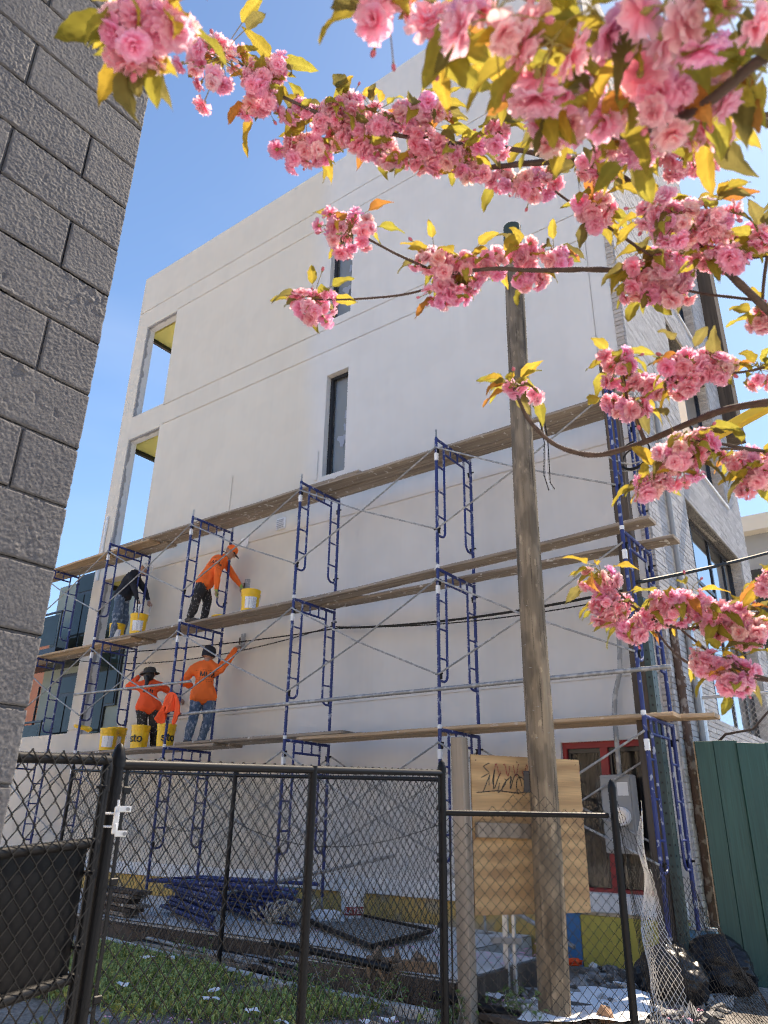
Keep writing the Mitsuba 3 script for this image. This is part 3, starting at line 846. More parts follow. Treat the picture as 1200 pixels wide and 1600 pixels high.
def lerp(a, b, t):
    return np.asarray(a) * (1 - t) + np.asarray(b) * t


def person(j, zfloor, label, look, top, legs, foot, hands, sleeve_l=None, sleeve_r=None, girth=1.0, lean=None, curl=.6):
    """look: direction of the face; top, legs, foot, hands: materials; one continuous body, clothing as its children"""
    J = {k: np.array(v, float) for k, v in j.items()}
    look = np.asarray(look, float)
    look /= np.linalg.norm(look)
    k = thing('person', label, 'person', 'workers on the scaffold')
    g = girth
    up = J['head'] - J['neck']
    up /= np.linalg.norm(up)
    side = np.cross(look, up)
    side /= np.linalg.norm(side)
    fwd = np.cross(up, side)
    J['head'] = J['head'] - np.array([0, 0, .025])
    hc = J['head']
    for s in 'lr':
        J['f' + s][2] = zfloor + .085
    chest = (J['sl'] + J['sr']) / 2
    belly = lerp(chest, J['pel'], .62)
    across = J['sr'] - J['sl']
    across /= np.linalg.norm(across)
    # head and neck with a face
    P = [hull((hc + up * .035, .088), (hc + up * .02 - fwd * .015, .092), (hc - up * .055 + fwd * .035, .055)),
         hull((hc - up * .05, .056), (J['neck'] - up * .04, .066)),
         hull((hc + fwd * .092 - up * .005, .012), (hc + fwd * .108 - up * .03, .014)),
         hull((hc + fwd * .083 - up * .062 + side * .018, .009), (hc + fwd * .083 - up * .062 - side * .018, .009)),
         hull((hc + fwd * .066 - up * .092, .024), (hc + fwd * .05 - up * .085, .03))]
    for s in (-1, 1):
        P.append(hull((hc + side * s * .092 + up * .0 - fwd * .012, .014), (hc + side * s * .090 - up * .035 - fwd * .006, .010)))
        P.append(hull((hc + fwd * .078 + side * s * .033 + up * .012, .016)) if False else ball(hc + fwd * .072 + side * s * .032 + up * .008, .016))
    # trunk
    P += [hull((J['sl'], .05), (J['sr'], .05), (J['neck'] - up * .03, .06), (chest - up * .1, .10 * g)), hull((chest - up * .05, .11 * g), (belly, .11 * g)), hull((belly, .11 * g), (J['hl'], .095 * g), (J['hr'], .095 * g))]
    for s in 'lr':
        P += [hull((J['s' + s], .052), (J['e' + s], .040)), hull((J['e' + s], .040), (J['ha' + s], .027)),
              hull((J['h' + s], .088 * g), (J['k' + s], .056)), hull((J['k' + s], .056), (lerp(J['k' + s], J['f' + s], .35), .058)), hull((lerp(J['k' + s], J['f' + s], .35), .058), (J['f' + s], .040))]
        fd = np.array([look[0], look[1], 0])
        fd /= np.linalg.norm(fd)
        P.append(hull((J['f' + s] - [0, 0, .035], .042), (J['f' + s] + fd * .14 - [0, 0, .05], .03)))
    HN = {}
    for s in 'lr':
        hp = []
        d = J['ha' + s] - J['e' + s]
        hand(hp, J['ha' + s], d, look * .6 + np.array([0, 0, -.5]), 1.0, curl)
        HN[s] = hp
        P += hp
    body = smoothed(union(P), .018, 4)
    put(k, body, 'skin', True)
    # shirt
    i = .016
    S = [hull((J['sl'], .056 + i), (J['sr'], .056 + i), (J['neck'] - up * .025, .066 + i), (chest - up * .1, .105 * g + i)), hull((chest - up * .05, .125 * g + i), (belly, .132 * g + i)),
         hull((belly, .132 * g + i), (lerp(belly, J['hl'], .8), .125 * g + i), (lerp(belly, J['hr'], .8), .125 * g + i))]
    for s, mat in (('l', sleeve_l), ('r', sleeve_r)):
        A = [hull((J['s' + s], .056 + i), (J['e' + s], .046 + i)), hull((J['e' + s], .046 + i), (lerp(J['e' + s], J['ha' + s], .92), .030 + i * .6))]
        if mat is None:
            S += A
        else:
            S.append(hull((J['s' + s], .056 + i), (lerp(J['s' + s], J['e' + s], .7), .05 + i)))
            part(k, 'sleeve', smoothed(union(A[1:]), .02, 6, .004, 24, 3), mat, True)
    shirt = smoothed(union(S), .018, 7, .013, 7, len(scene))
    kk = part(k, 'shirt', shirt, top, True)
    # trousers
    for_l = []
    i = .014
    for_l.append(hull((J['hl'], .090 * g + i), (J['hr'], .090 * g + i), (J['pel'], .085 * g + i)))
    for s in 'lr':
        m = lerp(J['k' + s], J['f' + s], .5)
        for_l += [hull((J['h' + s], .094 * g + i), (J['k' + s], .066 + i)), hull((J['k' + s], .064 + i), (m, .062 + i)), hull((m, .062 + i), (J['f' + s] + [0, 0, .0], .050 + i))]
    part(k, 'trousers', smoothed(union(for_l), .018, 6, .014, 8, len(scene) + 5), legs, True)
    for s in 'lr':
        b = [hull((J['f' + s] - [0, 0, .03], .050), (J['f' + s] + fd * .15 - [0, 0, .045], .040), (J['f' + s] - fd * .04 - [0, 0, .04], .042))]
        b.append(hull((J['f' + s] + [0, 0, .05], .05), (J['f' + s] - [0, 0, .03], .05)))
        part(k, 'boot', smoothed(union(b), .02, 4), foot, True)
        part(k, 'glove', smoothed(union(HN[s] + [hull((J['ha' + s], .031), (lerp(J['ha' + s], J['e' + s], .2), .033))]), .008, 3), hands[s], True, label=None)
    return k, J, fwd, side, up, shirt, hc


def on_back(key, shirt, txt, h, c, right, up_, out, mat='ink', base='lettering'):
    """flat print laid on the cloth: every vertex of the lettering is pressed on the shirt's surface"""
    t = meshkit.text_mesh(txt, h, .001, True).subdivide_to_size(.02)
    v = np.array(t.vertices)
    v[:, 0] -= v[:, 0].max() / 2
    v[:, 1] -= v[:, 1].max() / 2
    o = np.asarray(c) + v[:, :1] * right + v[:, 1:2] * up_
    loc, ri, _ = shirt.ray.intersects_location(o + np.asarray(out) * .5, np.repeat([-np.asarray(out, float)], len(o), 0), multiple_hits=False)
    d = np.full(len(o), np.nan)
    d[ri] = (loc - o[ri]) @ np.asarray(out)
    d = np.where(np.isnan(d), np.nanmedian(d), d)
    part(key, base, (o + np.asarray(out) * (d + .003 + v[:, 2])[:, None], t.faces), mat, kind='stuff' if base == 'print_line' else None)


def unit(v):
    v = np.asarray(v, float)
    return v / np.linalg.norm(v)


def cap(key, hc, up, fwd, side, mat, kind):
    R = np.stack([side, fwd, up], 1)
    if kind == 'beanie':
        pr = [(.104, -.045), (.112, -.03), (.113, .02), (.108, .075), (.09, .115), (.06, .135), (.0, .142)]
        part(key, 'beanie', MB().lathe(pr, hc - fwd * .012, 22, R), mat, True)
    elif kind == 'cap':
        c = part(key, 'cap', MB().lathe([(.105, .02), (.106, .05), (.1, .085), (.075, .117), (.04, .131), (0, .135)], hc - fwd * .008, 22, R), mat, True)
        a = np.linspace(-1.15, 1.15, 14)
        inner = np.stack([hc + R @ np.array([.10 * math.sin(t), .10 * math.cos(t), .035]) for t in a])
        outer = np.stack([hc + R @ np.array([.105 * math.sin(t), .10 * math.cos(t) + .085 * math.cos(t * .9), .015]) for t in a])
        v = np.vstack([inner, outer, inner - up * .006, outer - up * .006])
        f = np.array([[i, i + 1, 14 + i + 1, 14 + i] for i in range(13)] + [[28 + i, 42 + i, 43 + i, 29 + i] for i in range(13)] + [[14 + i, 15 + i, 43 + i, 42 + i] for i in range(13)])
        part(c, 'brim', (v, f), 'black_cloth')
    elif kind == 'hat':
        part(key, 'hat', MB().lathe([(.165, -.002), (.168, .008), (.135, .022), (.110, .03), (.107, .07), (.095, .105), (.05, .12), (0, .122)], hc + up * .012, 22, R), mat, 30)
    else:
        c = part(key, 'helmet', MB().lathe([(.128, .012), (.131, .02), (.118, .028), (.117, .06), (.106, .105), (.08, .137), (.04, .152), (0, .156)], hc, 26, R), mat, 30)
        a = np.linspace(-.9, .9, 10)
        ins = np.stack([hc + R @ np.array([.12 * math.sin(t), .12 * math.cos(t), .022]) for t in a])
        out = np.stack([hc + R @ np.array([.13 * math.sin(t), .12 * math.cos(t) + .06 * math.cos(t), .008]) for t in a])
        part(c, 'brim', (np.vstack([ins, out, ins - up * .006, out - up * .006]), np.array([[i, i + 1, 11 + i, 10 + i] for i in range(9)] + [[20 + i, 30 + i, 31 + i, 21 + i] for i in range(9)] + [[10 + i, 11 + i, 31 + i, 30 + i] for i in range(9)])), mat)
        part(c, 'ridge', MB().tube([hc + R @ np.array([0, .118 * math.cos(t), .012 + .15 * math.sin(t)]) for t in np.linspace(.15, math.pi - .15, 14)], .012, 6), mat, True)


VIEW = unit((-.77, .64, 0))
RT = unit((.64, .77, 0))
# the man in the black beanie, arm raised to the wall
W1 = dict(pel=(-9.63, 8.10, 3.24), head=(-9.62, 8.12, 3.97), neck=(-9.63, 8.10, 3.81), sl=(-9.77, 7.94, 3.69), sr=(-9.49, 8.27, 3.71), hl=(-9.69, 8.03, 3.22), hr=(-9.57, 8.18, 3.23), kl=(-9.71, 8.01, 2.88), kr=(-9.56, 8.18, 2.89), fl=(-9.74, 7.97, 2.60), fr=(-9.60, 8.13, 2.60), el=(-9.86, 7.86, 3.47), hal=(-9.90, 8.10, 3.42), er=(-9.46, 8.42, 3.90), har=(-9.52, 8.60, 4.11))
k1, J, fw, sd, up, sh, hc = person(W1, ZP[0], 'worker in orange top, blue jeans and black beanie raising an arm to the wall', (-.35, .9, .1), 'orange_cloth', 'denim', 'boot_leather', {'l': 'grey_cloth', 'r': 'grey_cloth'}, girth=1.05)
cap(k1, hc, up, fw, sd, 'black_cloth', 'beanie')
mid = (J['sl'] + J['sr']) / 2
on_back(k1, sh, 'MLM', .075, mid - [0, 0, .10] + RT * .02, RT, np.array([0, 0, 1.]), -VIEW)
for q, (w_, dz) in enumerate(((.16, .045), (.12, .16), (.15, .19), (.10, .22))):
    on_back(k1, sh, '-' * int(w_ * 90), .03, mid - [0, 0, dz] + RT * .02, RT, np.array([0, 0, 1.]), -VIEW, base='print_line')
# the man bending in orange, middle level
W2 = dict(pel=(-9.94, 8.10, 5.22), head=(-9.66, 8.40, 5.86), neck=(-9.74, 8.34, 5.74), sl=(-9.72, 8.18, 5.62), sr=(-9.88, 8.42, 5.74), hl=(-9.88, 8.02, 5.18), hr=(-10.01, 8.18, 5.24), kl=(-9.92, 7.95, 4.86), kr=(-9.96, 8.24, 4.92), fl=(-9.99, 7.93, 4.57), fr=(-9.97, 8.22, 4.6), er=(-9.77, 8.62, 5.47), har=(-9.64, 8.70, 5.27), el=(-9.62, 8.12, 5.33), hal=(-9.66, 8.16, 5.08))
k2, J, fw, sd, up, sh, hc = person(W2, ZP[1], 'worker in orange top and cap, bending forward on the middle planks', unit((.62, .6, -.45)), 'orange_cloth', 'spattered_trousers', 'boot_leather', {'l': 'lime_glove', 'r': 'lime_glove'}, girth=1.05)
cap(k2, hc, up, fw, sd, 'orange_cloth', 'cap')
bu = unit(J['neck'] - J['pel'])
bo = unit(np.cross(np.cross(bu, -VIEW), bu))
mid = (J['sl'] + J['sr']) / 2 * .75 + J['pel'] * .25
on_back(k2, sh, 'MLM', .06, mid, unit(np.cross(bu, bo)), bu, bo)
for dz in (.075, -.06, -.09):
    on_back(k2, sh, '-----------', .03, mid + bu * dz, unit(np.cross(bu, bo)), bu, bo, base='print_line')
# black jacket, white helmet
W3 = dict(pel=(-12.40, 8.15, 5.41), head=(-12.19, 8.44, 6.0), neck=(-12.26, 8.35, 5.88), sl=(-12.22, 8.18, 5.76), sr=(-12.40, 8.40, 5.86), hl=(-12.33, 8.08, 5.37), hr=(-12.45, 8.24, 5.42), kl=(-12.32, 8.07, 4.96), kr=(-12.42, 8.30, 5.02), fl=(-12.33, 8.05, 4.6), fr=(-12.42, 8.30, 4.6), el=(-12.08, 8.20, 5.50), hal=(-11.96, 8.22, 5.27), er=(-12.20, 8.52, 5.58), har=(-12.05, 8.52, 5.35))
k3, J, fw, sd, up, sh, hc = person(W3, ZP[1], 'worker in black jacket, grey jeans and white helmet, leaning over a bucket', unit((.66, .55, -.4)), 'black_cloth', 'denim', 'black_cloth', {'l': 'grey_cloth', 'r': 'grey_cloth'}, girth=1.03)
cap(k3, hc, up, fw, sd, 'white_helmet', 'helmet')
part(k3, 'hood', smoothed(hull((J['neck'] - fw * .05, .07), (J['neck'] - fw * .09 - up * .05, .06)), .02, 4), 'black_cloth', True)
# the woman in the bucket hat
W4 = dict(pel=(-11.09, 8.15, 3.21), head=(-11.12, 8.11, 3.78), neck=(-11.11, 8.12, 3.65), sl=(-11.22, 7.98, 3.56), sr=(-11.00, 8.26, 3.58), hl=(-11.14, 8.07, 3.18), hr=(-11.03, 8.23, 3.19), kl=(-11.12, 8.10, 2.87), kr=(-11.01, 8.26, 2.88), fl=(-11.10, 8.12, 2.60), fr=(-10.99, 8.30, 2.60), el=(-11.36, 7.90, 3.55), hal=(-11.32, 8.04, 3.74), er=(-10.98, 8.48, 3.50), har=(-10.90, 8.62, 3.40))
k4, J, fw, sd, up, sh, hc = person(W4, ZP[0], 'woman in orange top and dark bucket hat with a ponytail, hand at her head', (-.5, .85, .05), 'red_orange_cloth', 'spattered_trousers', 'boot_leather', {'l': 'grey_cloth', 'r': 'grey_cloth'}, sleeve_r='grey_cloth', girth=1.04)
cap(k4, hc, up, fw, sd, 'brown_cloth', 'hat')
part(k4, 'hair', smoothed(union([hull((hc - fw * .03, .098), (hc - fw * .035 - up * .05, .085)), hull((hc - fw * .11 - up * .06, .035), (hc - fw * .115 - up * .2, .04)), hull((hc - fw * .115 - up * .2, .04), (hc - fw * .10 - up * .30, .015))]), .018, 4, .006, 30, 2), 'hair', True)
mid = (J['sl'] + J['sr']) / 2
on_back(k4, sh, 'MLM', .055, mid - [0, 0, .11], RT, np.array([0, 0, 1.]), -VIEW)
# tools in the hands
tk = thing('plaster_trowel', 'steel trowel held against the wall by the beanie wearing worker', 'trowel')
part(tk, 'blade', MB().cbox((.11, .004, .28), .001, at=(-9.50, 8.735, 4.27)), 'steel')
part(tk, 'handle', MB().tube([(-9.50, 8.66, 4.2), (-9.50, 8.66, 4.32)], .014, 8).tube([(-9.5, 8.66, 4.26), (-9.5, 8.73, 4.26)], .007, 6), 'dark_timber')
tk = thing('plaster_trowel', 'steel trowel in the green glove of the bending worker', 'trowel')
part(tk, 'blade', MB().cbox((.11, .004, .26), .001, .35, at=(-9.52, 8.73, 5.27)), 'steel')
part(tk, 'handle', MB().tube([(-9.56, 8.69, 5.2), (-9.55, 8.69, 5.32)], .013, 8), 'dark_timber')
tk = thing('mixing_paddle', 'dark paddle standing in the bucket below the white helmeted worker', 'tool')
part(tk, 'shaft', MB().tube([(-11.55, 8.0, ZP[1] + .15), (-11.72, 8.04, ZP[1] + .78)], .011, 8), 'black_metal')
part(tk, 'blade', MB().cbox((.09, .012, .16), .003, at=(-11.545, 7.995, ZP[1] + .2)), 'steel')
rg = thing('putty_knife', 'broad putty knife hanging from the glove of the helmeted worker', 'tool')
part(rg, 'blade', MB().cbox((.11, .01, .15), .002, .9, at=(-11.86, 8.20, 5.10)), 'white_paint')
part(rg, 'handle', MB().tube([(-11.86, 8.2, 5.17), (-11.9, 8.21, 5.25)], .013, 8), 'dark_timber')

# jacket thrown over the brace: a draped sheet hanging from the guard pipe
nu, nv = 40, 34
U, V = np.meshgrid(np.linspace(0, 1, nu), np.linspace(0, 1, nv))
w_ = .08 + .28 * np.sqrt(V)
fold = .045 * V * np.sin(U * 17 + 2 * V) + .03 * V * np.sin(U * 31 + 5 * V)
x_ = -9.60 + (U - .45) * w_ * 1.45 + .10 * V * np.where(U < .3, -.4, .2)
y_ = 7.43 - .08 * np.sin(np.pi * U) * V + fold
z_ = 3.24 - V * (.36 + .09 * np.sin(U * 9) + .06 * np.sin(U * 23 + 1)) - .03 * np.abs(U - .5)
jk = np.stack([x_, y_, z_], -1)
jk[..., :] += .012 * (meshkit.fbm(jk * 14, 3, 4)[..., None] - .5)
jb = jk + np.array([.0, .012, 0])
v = np.vstack([jk.reshape(-1, 3), jb.reshape(-1, 3)])
g_ = grid(nu, nv)
solo('hanging_jacket', (v, np.vstack([g_, g_[:, ::-1] + nu * nv])), 'red_orange_cloth', 'orange jacket thrown over the brace between the two lower workers', 'jacket', True)

# ---------------------------------------------------------------- poles, cables, meter, pipes
n = 60
zz = np.linspace(-.3, 7.76, n)
cx = -2.895 + .078 * zz / 7.8 + .016 * np.sin(zz * .9)
cy = np.full(n, 6.15) + .012 * np.sin(zz * 1.3 + 1)
fc0 = math.atan2(-.9, .43)
pk = thing('utility_pole', 'weathered round wooden pole with a dark green top standing behind the fence', 'pole')
pm = MB().tube(np.c_[cx, cy, zz], np.linspace(.125, .097, n) + .004 * meshkit.noise(np.c_[zz * 2, zz * 0, zz * 0]), 28)
v, f = pm.mesh()
put(pk, (v, f), 'pole_wood', True)
part(pk, 'metal_tag', MB().cbox((.05, .008, .17), .002, .35, at=(-2.965, 6.05, 1.75)), 'dark_frame')
st_ = MB()
for k in range(26):
    a_, z_ = fc0 + 1.1 * rng.normal(), .5 + 3.2 * rng.random()
    c_ = np.array([-2.895 + .078 * z_ / 7.8 + .016 * math.sin(z_ * .9) + .121 * math.cos(a_), 6.15 + .012 * math.sin(z_ * 1.3 + 1) + .121 * math.sin(a_), z_])
    st_.cbox((.004, .012 + .02 * rng.random(), .003), .001, a_, c_)
part(pk, 'staples', st_, 'grey_metal', kind='stuff')
cbx = part(pk, 'terminal_box', MB().cbox((.06, .05, .07), .006, at=(-2.71, 6.21, 5.15)), 'white_plastic')
for s in range(3):
    part(pk, 'loose_wire', MB().tube([(-2.75, 6.21, 5.42), (-2.69 + .03 * s, 6.22, 5.3 - .05 * s), (-2.65 + .02 * s, 6.22, 4.95), (-2.68 + .03 * s, 6.22, 4.6 - .05 * s), (-2.64 + .03 * s, 6.22, 4.42)], .005, 5), ('black_wire', 'white_plastic', 'black_wire')[s])
tm_ = thing('timber_mast', 'dark squared timber mast standing beside the right end of the scaffold', 'post')
part(tm_, 'timber', MB().bar((-2.57, 8.10, .3), (-2.52, 8.10, 6.9), .17, .15, (0, 1, 0), .01), 'dark_timber')
gs = part(tm_, 'steel_channel', MB().box(-2.47, -2.40, 8.00, 8.16, .3, 3.75), 'green_steel')
for k in range(34):
    part(gs, 'hole', MB().cbox((.006, .018, .018), .001, at=(-2.398, 8.05, .5 + k * .095)).cbox((.018, .006, .018), .001, at=(-2.435, 7.998, .5 + k * .095)), 'black_plastic')


def sag(a, b, s, n=24):
    t = np.linspace(0, 1, n)[:, None]
    p = np.asarray(a) * (1 - t) + np.asarray(b) * t
    p[:, 2] -= s * 4 * (t * (1 - t))[:, 0]
    return p


solo('overhead_cable', MB().tube(sag((-15.5, 8.6, 4.72), (-7.2, 8.55, 4.16), .12), .010, 6).tube(sag((-7.2, 8.55, 4.16), (-2.62, 8.2, 3.92), .10), .016, 6), 'black_wire', 'thick black cable slung along the white wall below the middle planks', 'cable')
solo('overhead_cable', MB().tube(sag((-14.9, 8.62, 4.55), (-7.4, 8.6, 4.22), .30), .008, 6).tube(sag((-7.4, 8.6, 4.22), (-2.64, 8.25, 3.85), .12), .008, 6), 'black_wire', 'thin sagging cable slung below the thicker one on the wall', 'cable')
solo('service_drop', MB().tube(sag((-2.45, 8.0, 3.92), (-1.45, 10.9, 4.95), .02), .022, 8).tube(sag((-1.45, 10.9, 4.95), (2.5, 22.0, 9.0), .15), .022, 8), 'black_wire', 'thick black overhead cable rising to the right from the end of the scaffold', 'cable')
for k, (r_, dz) in enumerate(((.16, 0), (.20, .05))):
    a = np.linspace(.3, 5.6, 26)
    solo('cable_coil', MB().tube(np.c_[-2.30 + r_ * np.cos(a + 1.2), 8.0 + .05 * np.sin(a), 5.42 + dz + r_ * .9 * np.sin(a + 1.2)], .011, 6), 'black_wire',
         ('smaller black cable loop hooked on the end scaffold frame', 'larger black cable loop hooked on the end scaffold frame')[k], 'cable')
solo('wire_tie', MB().tube(sag((-2.62, 8.0, 5.55), (-2.1, 8.0, 5.42), .12, 12), .010, 6).tube(sag((-2.6, 8.0, 5.35), (-2.0, 8.05, 5.30), .05, 12), .006, 6), 'steel', 'steel wire tying the timber mast to the end frame', 'wire')
mt = thing('electric_meter', 'grey electric meter cabinet with a round dial on the wall by the red rimmed window', 'meter')
part(mt, 'cabinet', MB().cbox((.36, .16, .80), .012, at=(-3.11, 8.62, 1.55)), 'grey_metal')
part(mt, 'cabinet_lid', MB().cbox((.32, .02, .74), .006, at=(-3.11, 8.53, 1.55)), 'grey_metal')
dl = part(mt, 'dial', MB().tube([(-3.06, 8.53, 1.52), (-3.06, 8.44, 1.52)], .095, 24), 'white_plastic', 35)
part(dl, 'dial_face', MB().tube([(-3.06, 8.442, 1.52), (-3.06, 8.436, 1.52)], .065, 20), 'aluminium')
part(mt, 'sticker', MB().cbox((.12, .004, .14), .001, at=(-3.03, 8.517, 1.80)), 'white_paint')
solo('conduit', MB().tube([(-2.93, 8.66, 4.0), (-2.94, 8.66, 3.4), (-2.97, 8.66, 3.1), (-3.06, 8.66, 2.82), (-3.09, 8.66, 2.6), (-3.09, 8.64, 1.95)], .028, 10), 'steel', 'bent galvanised conduit running down into the meter cabinet', 'conduit', 40)
rp = thing('rusty_pipe', 'rusty brown standpipe in front of the building corner', 'pipe')
part(rp, 'pipe', MB().tube([(-2.36, 8.92, .05), (-2.375, 8.92, 3.62)], .048, 12), 'rusty', 40)
for z in (.75, 1.45, 1.95, 2.9):
    part(rp, 'coupling', MB().tube([(-2.365, 8.92, z), (-2.365, 8.92, z + .12)], .057, 12), 'rusty', 40)
part(rp, 'side_outlet', MB().tube([(-2.36, 8.92, 2.34), (-2.52, 8.86, 2.34)], .026, 10), 'rusty', 40)

# silver fence at the far right and the green hoarding in front of it
sf = thing('silver_fence', 'silver chain link fence with a capped post above the green boards', 'fence')
part(sf, 'post', MB().tube([(-2.36, 9.6, 0), (-2.36, 9.6, 3.68)], .045, 12), 'silver_wire', 40)
part(sf, 'post_cap', MB().lathe([(.052, 0), (.052, .03), (.03, .065), (0, .075)], (-2.36, 9.6, 3.68), 14), 'silver_wire', 40)
part(sf, 'top_rail', MB().tube([(-2.36, 9.6, 2.87), (1.2, 9.6, 2.87)], .021, 10), 'silver_wire', 40)


def chainlink(S, W, H, w=.072, r=.0026, n4=4, top=True):
    """woven wires on the surface S(u, v): every wire zigzags up the cloth and hooks its neighbours"""
    mb = MB()
    na, nb = int(W / (w / 2)), int(H / (w / 2))
    i, b_ = np.meshgrid(np.arange(na), np.arange(nb + 1), indexing='ij')
    a_ = np.where((i + b_) % 2 == 0, i, i + 1)
    p = np.stack([a_ * w / 2, b_ * w / 2, np.where(a_ == i, .0024, -.0024)], -1).reshape(-1, 3)
    q = S(p)
    q, keep = q if isinstance(q, tuple) else (q, np.ones(len(p), bool))
    q, keep = q.reshape(na, nb + 1, 3), keep.reshape(na, nb + 1)
    # one square section for all wires, in the plane across the cloth
    t = np.gradient(q, axis=1)
    t /= np.linalg.norm(t, axis=2, keepdims=True) + 1e-9
    s1 = np.cross(t, [.31, .42, .85])
    s1 /= np.linalg.norm(s1, axis=2, keepdims=True) + 1e-9
    s2 = np.cross(t, s1)
    ang = np.arange(n4) / n4 * 2 * np.pi
    v = q[:, :, None] + r * (np.cos(ang)[:, None] * s1[:, :, None] + np.sin(ang)[:, None] * s2[:, :, None])
    ids = np.arange(na * (nb + 1) * n4).reshape(na, nb + 1, n4)
    ok = (keep[:, :-1] & keep[:, 1:])
    A, B = ids[:, :-1][ok], ids[:, 1:][ok]
    k1 = (np.arange(n4) + 1) % n4
    f = np.stack([A, A[:, k1], B[:, k1], B], -1).reshape(-1, 4)
    return mb.add(v.reshape(-1, 3), f)


def flatcloth(a, b_, z0, out):
    a, b_, out = (np.asarray(x, float) for x in (a, b_, out))
    d = unit([b_[0] - a[0], b_[1] - a[1], 0])
    dz = (b_[2] - a[2]) / np.hypot(b_[0] - a[0], b_[1] - a[1])

    def S(p):
        ripple = .010 * (meshkit.fbm(np.c_[p[:, 0] * 1.7, p[:, 1] * 1.7, p[:, 0] * 0 + a[0]], 2) - .5)
        return a + d * p[:, :1] + np.array([0, 0, 1.]) * (p[:, 1:2] + p[:, :1] * dz) + out * (p[:, 2:3] + ripple[:, None])
    return S


part(sf, 'wire_mesh', chainlink(flatcloth((-2.32, 9.57, 1.6), (1.2, 9.57, 1.6), 0, (0, -1, 0)), 3.4, 1.3, .062, .0021), 'silver_wire', kind='stuff')
solo('loose_branch', MB().tube([(-2.3, 9.5, 2.25), (-2.1, 9.48, 2.42), (-1.8, 9.48, 2.46), (-1.6, 9.5, 2.66), (-1.3, 9.5, 2.75), (-.9, 9.5, 2.72)], [.016, .015, .013, .012, .01, .006], 7), 'bark', 'crooked dry branch caught in the silver fence', 'branch', 40)
hd = thing('green_hoarding', 'hoarding of dark green painted boards at the right edge', 'hoarding')
HB = [(-2.255, 8.69, -2.085, 8.765, 2.28), (-2.082, 8.755, -1.865, 8.87, 2.285), (-1.87, 8.84, -1.62, 9.02, 2.26), (-1.625, 9.035, -1.2, 9.3, 2.27), (-1.2, 9.31, -.7, 9.6, 2.27), (-.7, 9.6, .2, 10.1, 2.27)]
for x0, y0, x1, y1, h in HB:
    part(hd, 'board', MB().bar(((x0 + x1) / 2, (y0 + y1) / 2, -.05), ((x0 + x1) / 2, (y0 + y1) / 2, h), math.hypot(x1 - x0, y1 - y0) - .003, .022, (-(y1 - y0), x1 - x0, 0), .002), 'green_paint')
part(hd, 'raw_edge', MB().bar((-2.264, 8.70, -.05), (-2.264, 8.70, 2.275), .012, .024, (0, 1, 0), .001), 'fresh_plank', label='raw tan edge of the first green board')

# ---------------------------------------------------------------- black chain link fence and gate
G, P6, P9 = np.array([-2.464, 1.712, 0]), np.array([-2.716, 4.317, 0]), np.array([-1.945, 5.26, 0])
GS, GL = np.array([-2.375, 1.611, 0]), np.array([-2.183, 1.135, 0])


def dome(at, r, h):
    return [(r + .003, -.03), (r + .003, .0), (r * .98, h * .25), (r * .78, h * .62), (r * .4, h * .9), (0, h)]


fn = thing('chain_link_fence', 'black chain link fence with pipe posts along the weedy strip', 'fence')


def post(key, p, h, r, cap_h=.07, z0=0.0, base='post'):
    k = part(key, base, MB().tube([(p[0], p[1], z0), (p[0], p[1], h)], r, 16), 'black_metal', 40)
    part(k, 'cap', MB().lathe(dome(p, r, cap_h), (p[0], p[1], h), 16), 'black_metal', 40)
    return k


post(fn, G, 1.605, .0245, .055)
post(fn, P6, 1.745, .025, .05)
post(fn, P9, 1.655, .0245, .055)
d1 = unit(P6 - G)
for t in (.46,):
    q = G + (P6 - G) * t
    part(fn, 'line_post', MB().tube([(q[0], q[1], -.1), (q[0], q[1], 1.66)], .022, 12), 'black_metal', 40)
part(fn, 'top_rail', MB().tube([G + [0, 0, 1.585], P6 + [0, 0, 1.712]], .0185, 12), 'black_metal', 40)
d2 = unit(P9 - P6)
part(fn, 'top_rail', MB().tube([P6 + [0, 0, 1.474], P9 + [0, 0, 1.479] - d2 * .05], .0175, 12), 'black_metal', 40)
for q, z in ((G + d1 * .05, 1.57), (P6 - d1 * .045, 1.70), (P6 + d2 * .05, 1.43)):
    part(fn, 'tension_bar', MB().bar(q + [0, 0, .1], q + [0, 0, z], .016, .006, (d1[1], -d1[0], 0)), 'black_metal')
for p in (G, P6):
    for z in (.45, .85, 1.2, 1.5):
        part(fn, 'band', MB().tube([p + [0, 0, z - .012], p + [0, 0, z + .012]], .027, 14).bar(p + d1 * (.04 if p is G else -.04) + [0, 0, z], p + d1 * (.075 if p is G else -.075) + [0, 0, z], .012, .024), 'black_metal')
for a, b in ((G + [0, 0, .30], P6 + [0, 0, .28]),):
    part(fn, 'tension_wire', MB().tube(sag(a, b, .02, 8), .0025, 5), 'black_wire')
part(fn, 'brace_rail', MB().tube([P6 + [0, 0, .22], P6 - d1 * 1.3 + [.0, 0, .05]], .020, 10).tube([P6 + [.02, 0, .20], P6 + d2 * 1.2 + [0, 0, .06]], .020, 10), 'black_metal', 40)
part(fn, 'wire_mesh', chainlink(flatcloth(G + [0, 0, .06], P6 + [0, 0, .185], 0, (1.0, 0, 0)), np.linalg.norm(P6 - G), 1.56), 'black_wire', kind='stuff', label='black diamond wire mesh left of the plywood sheet')


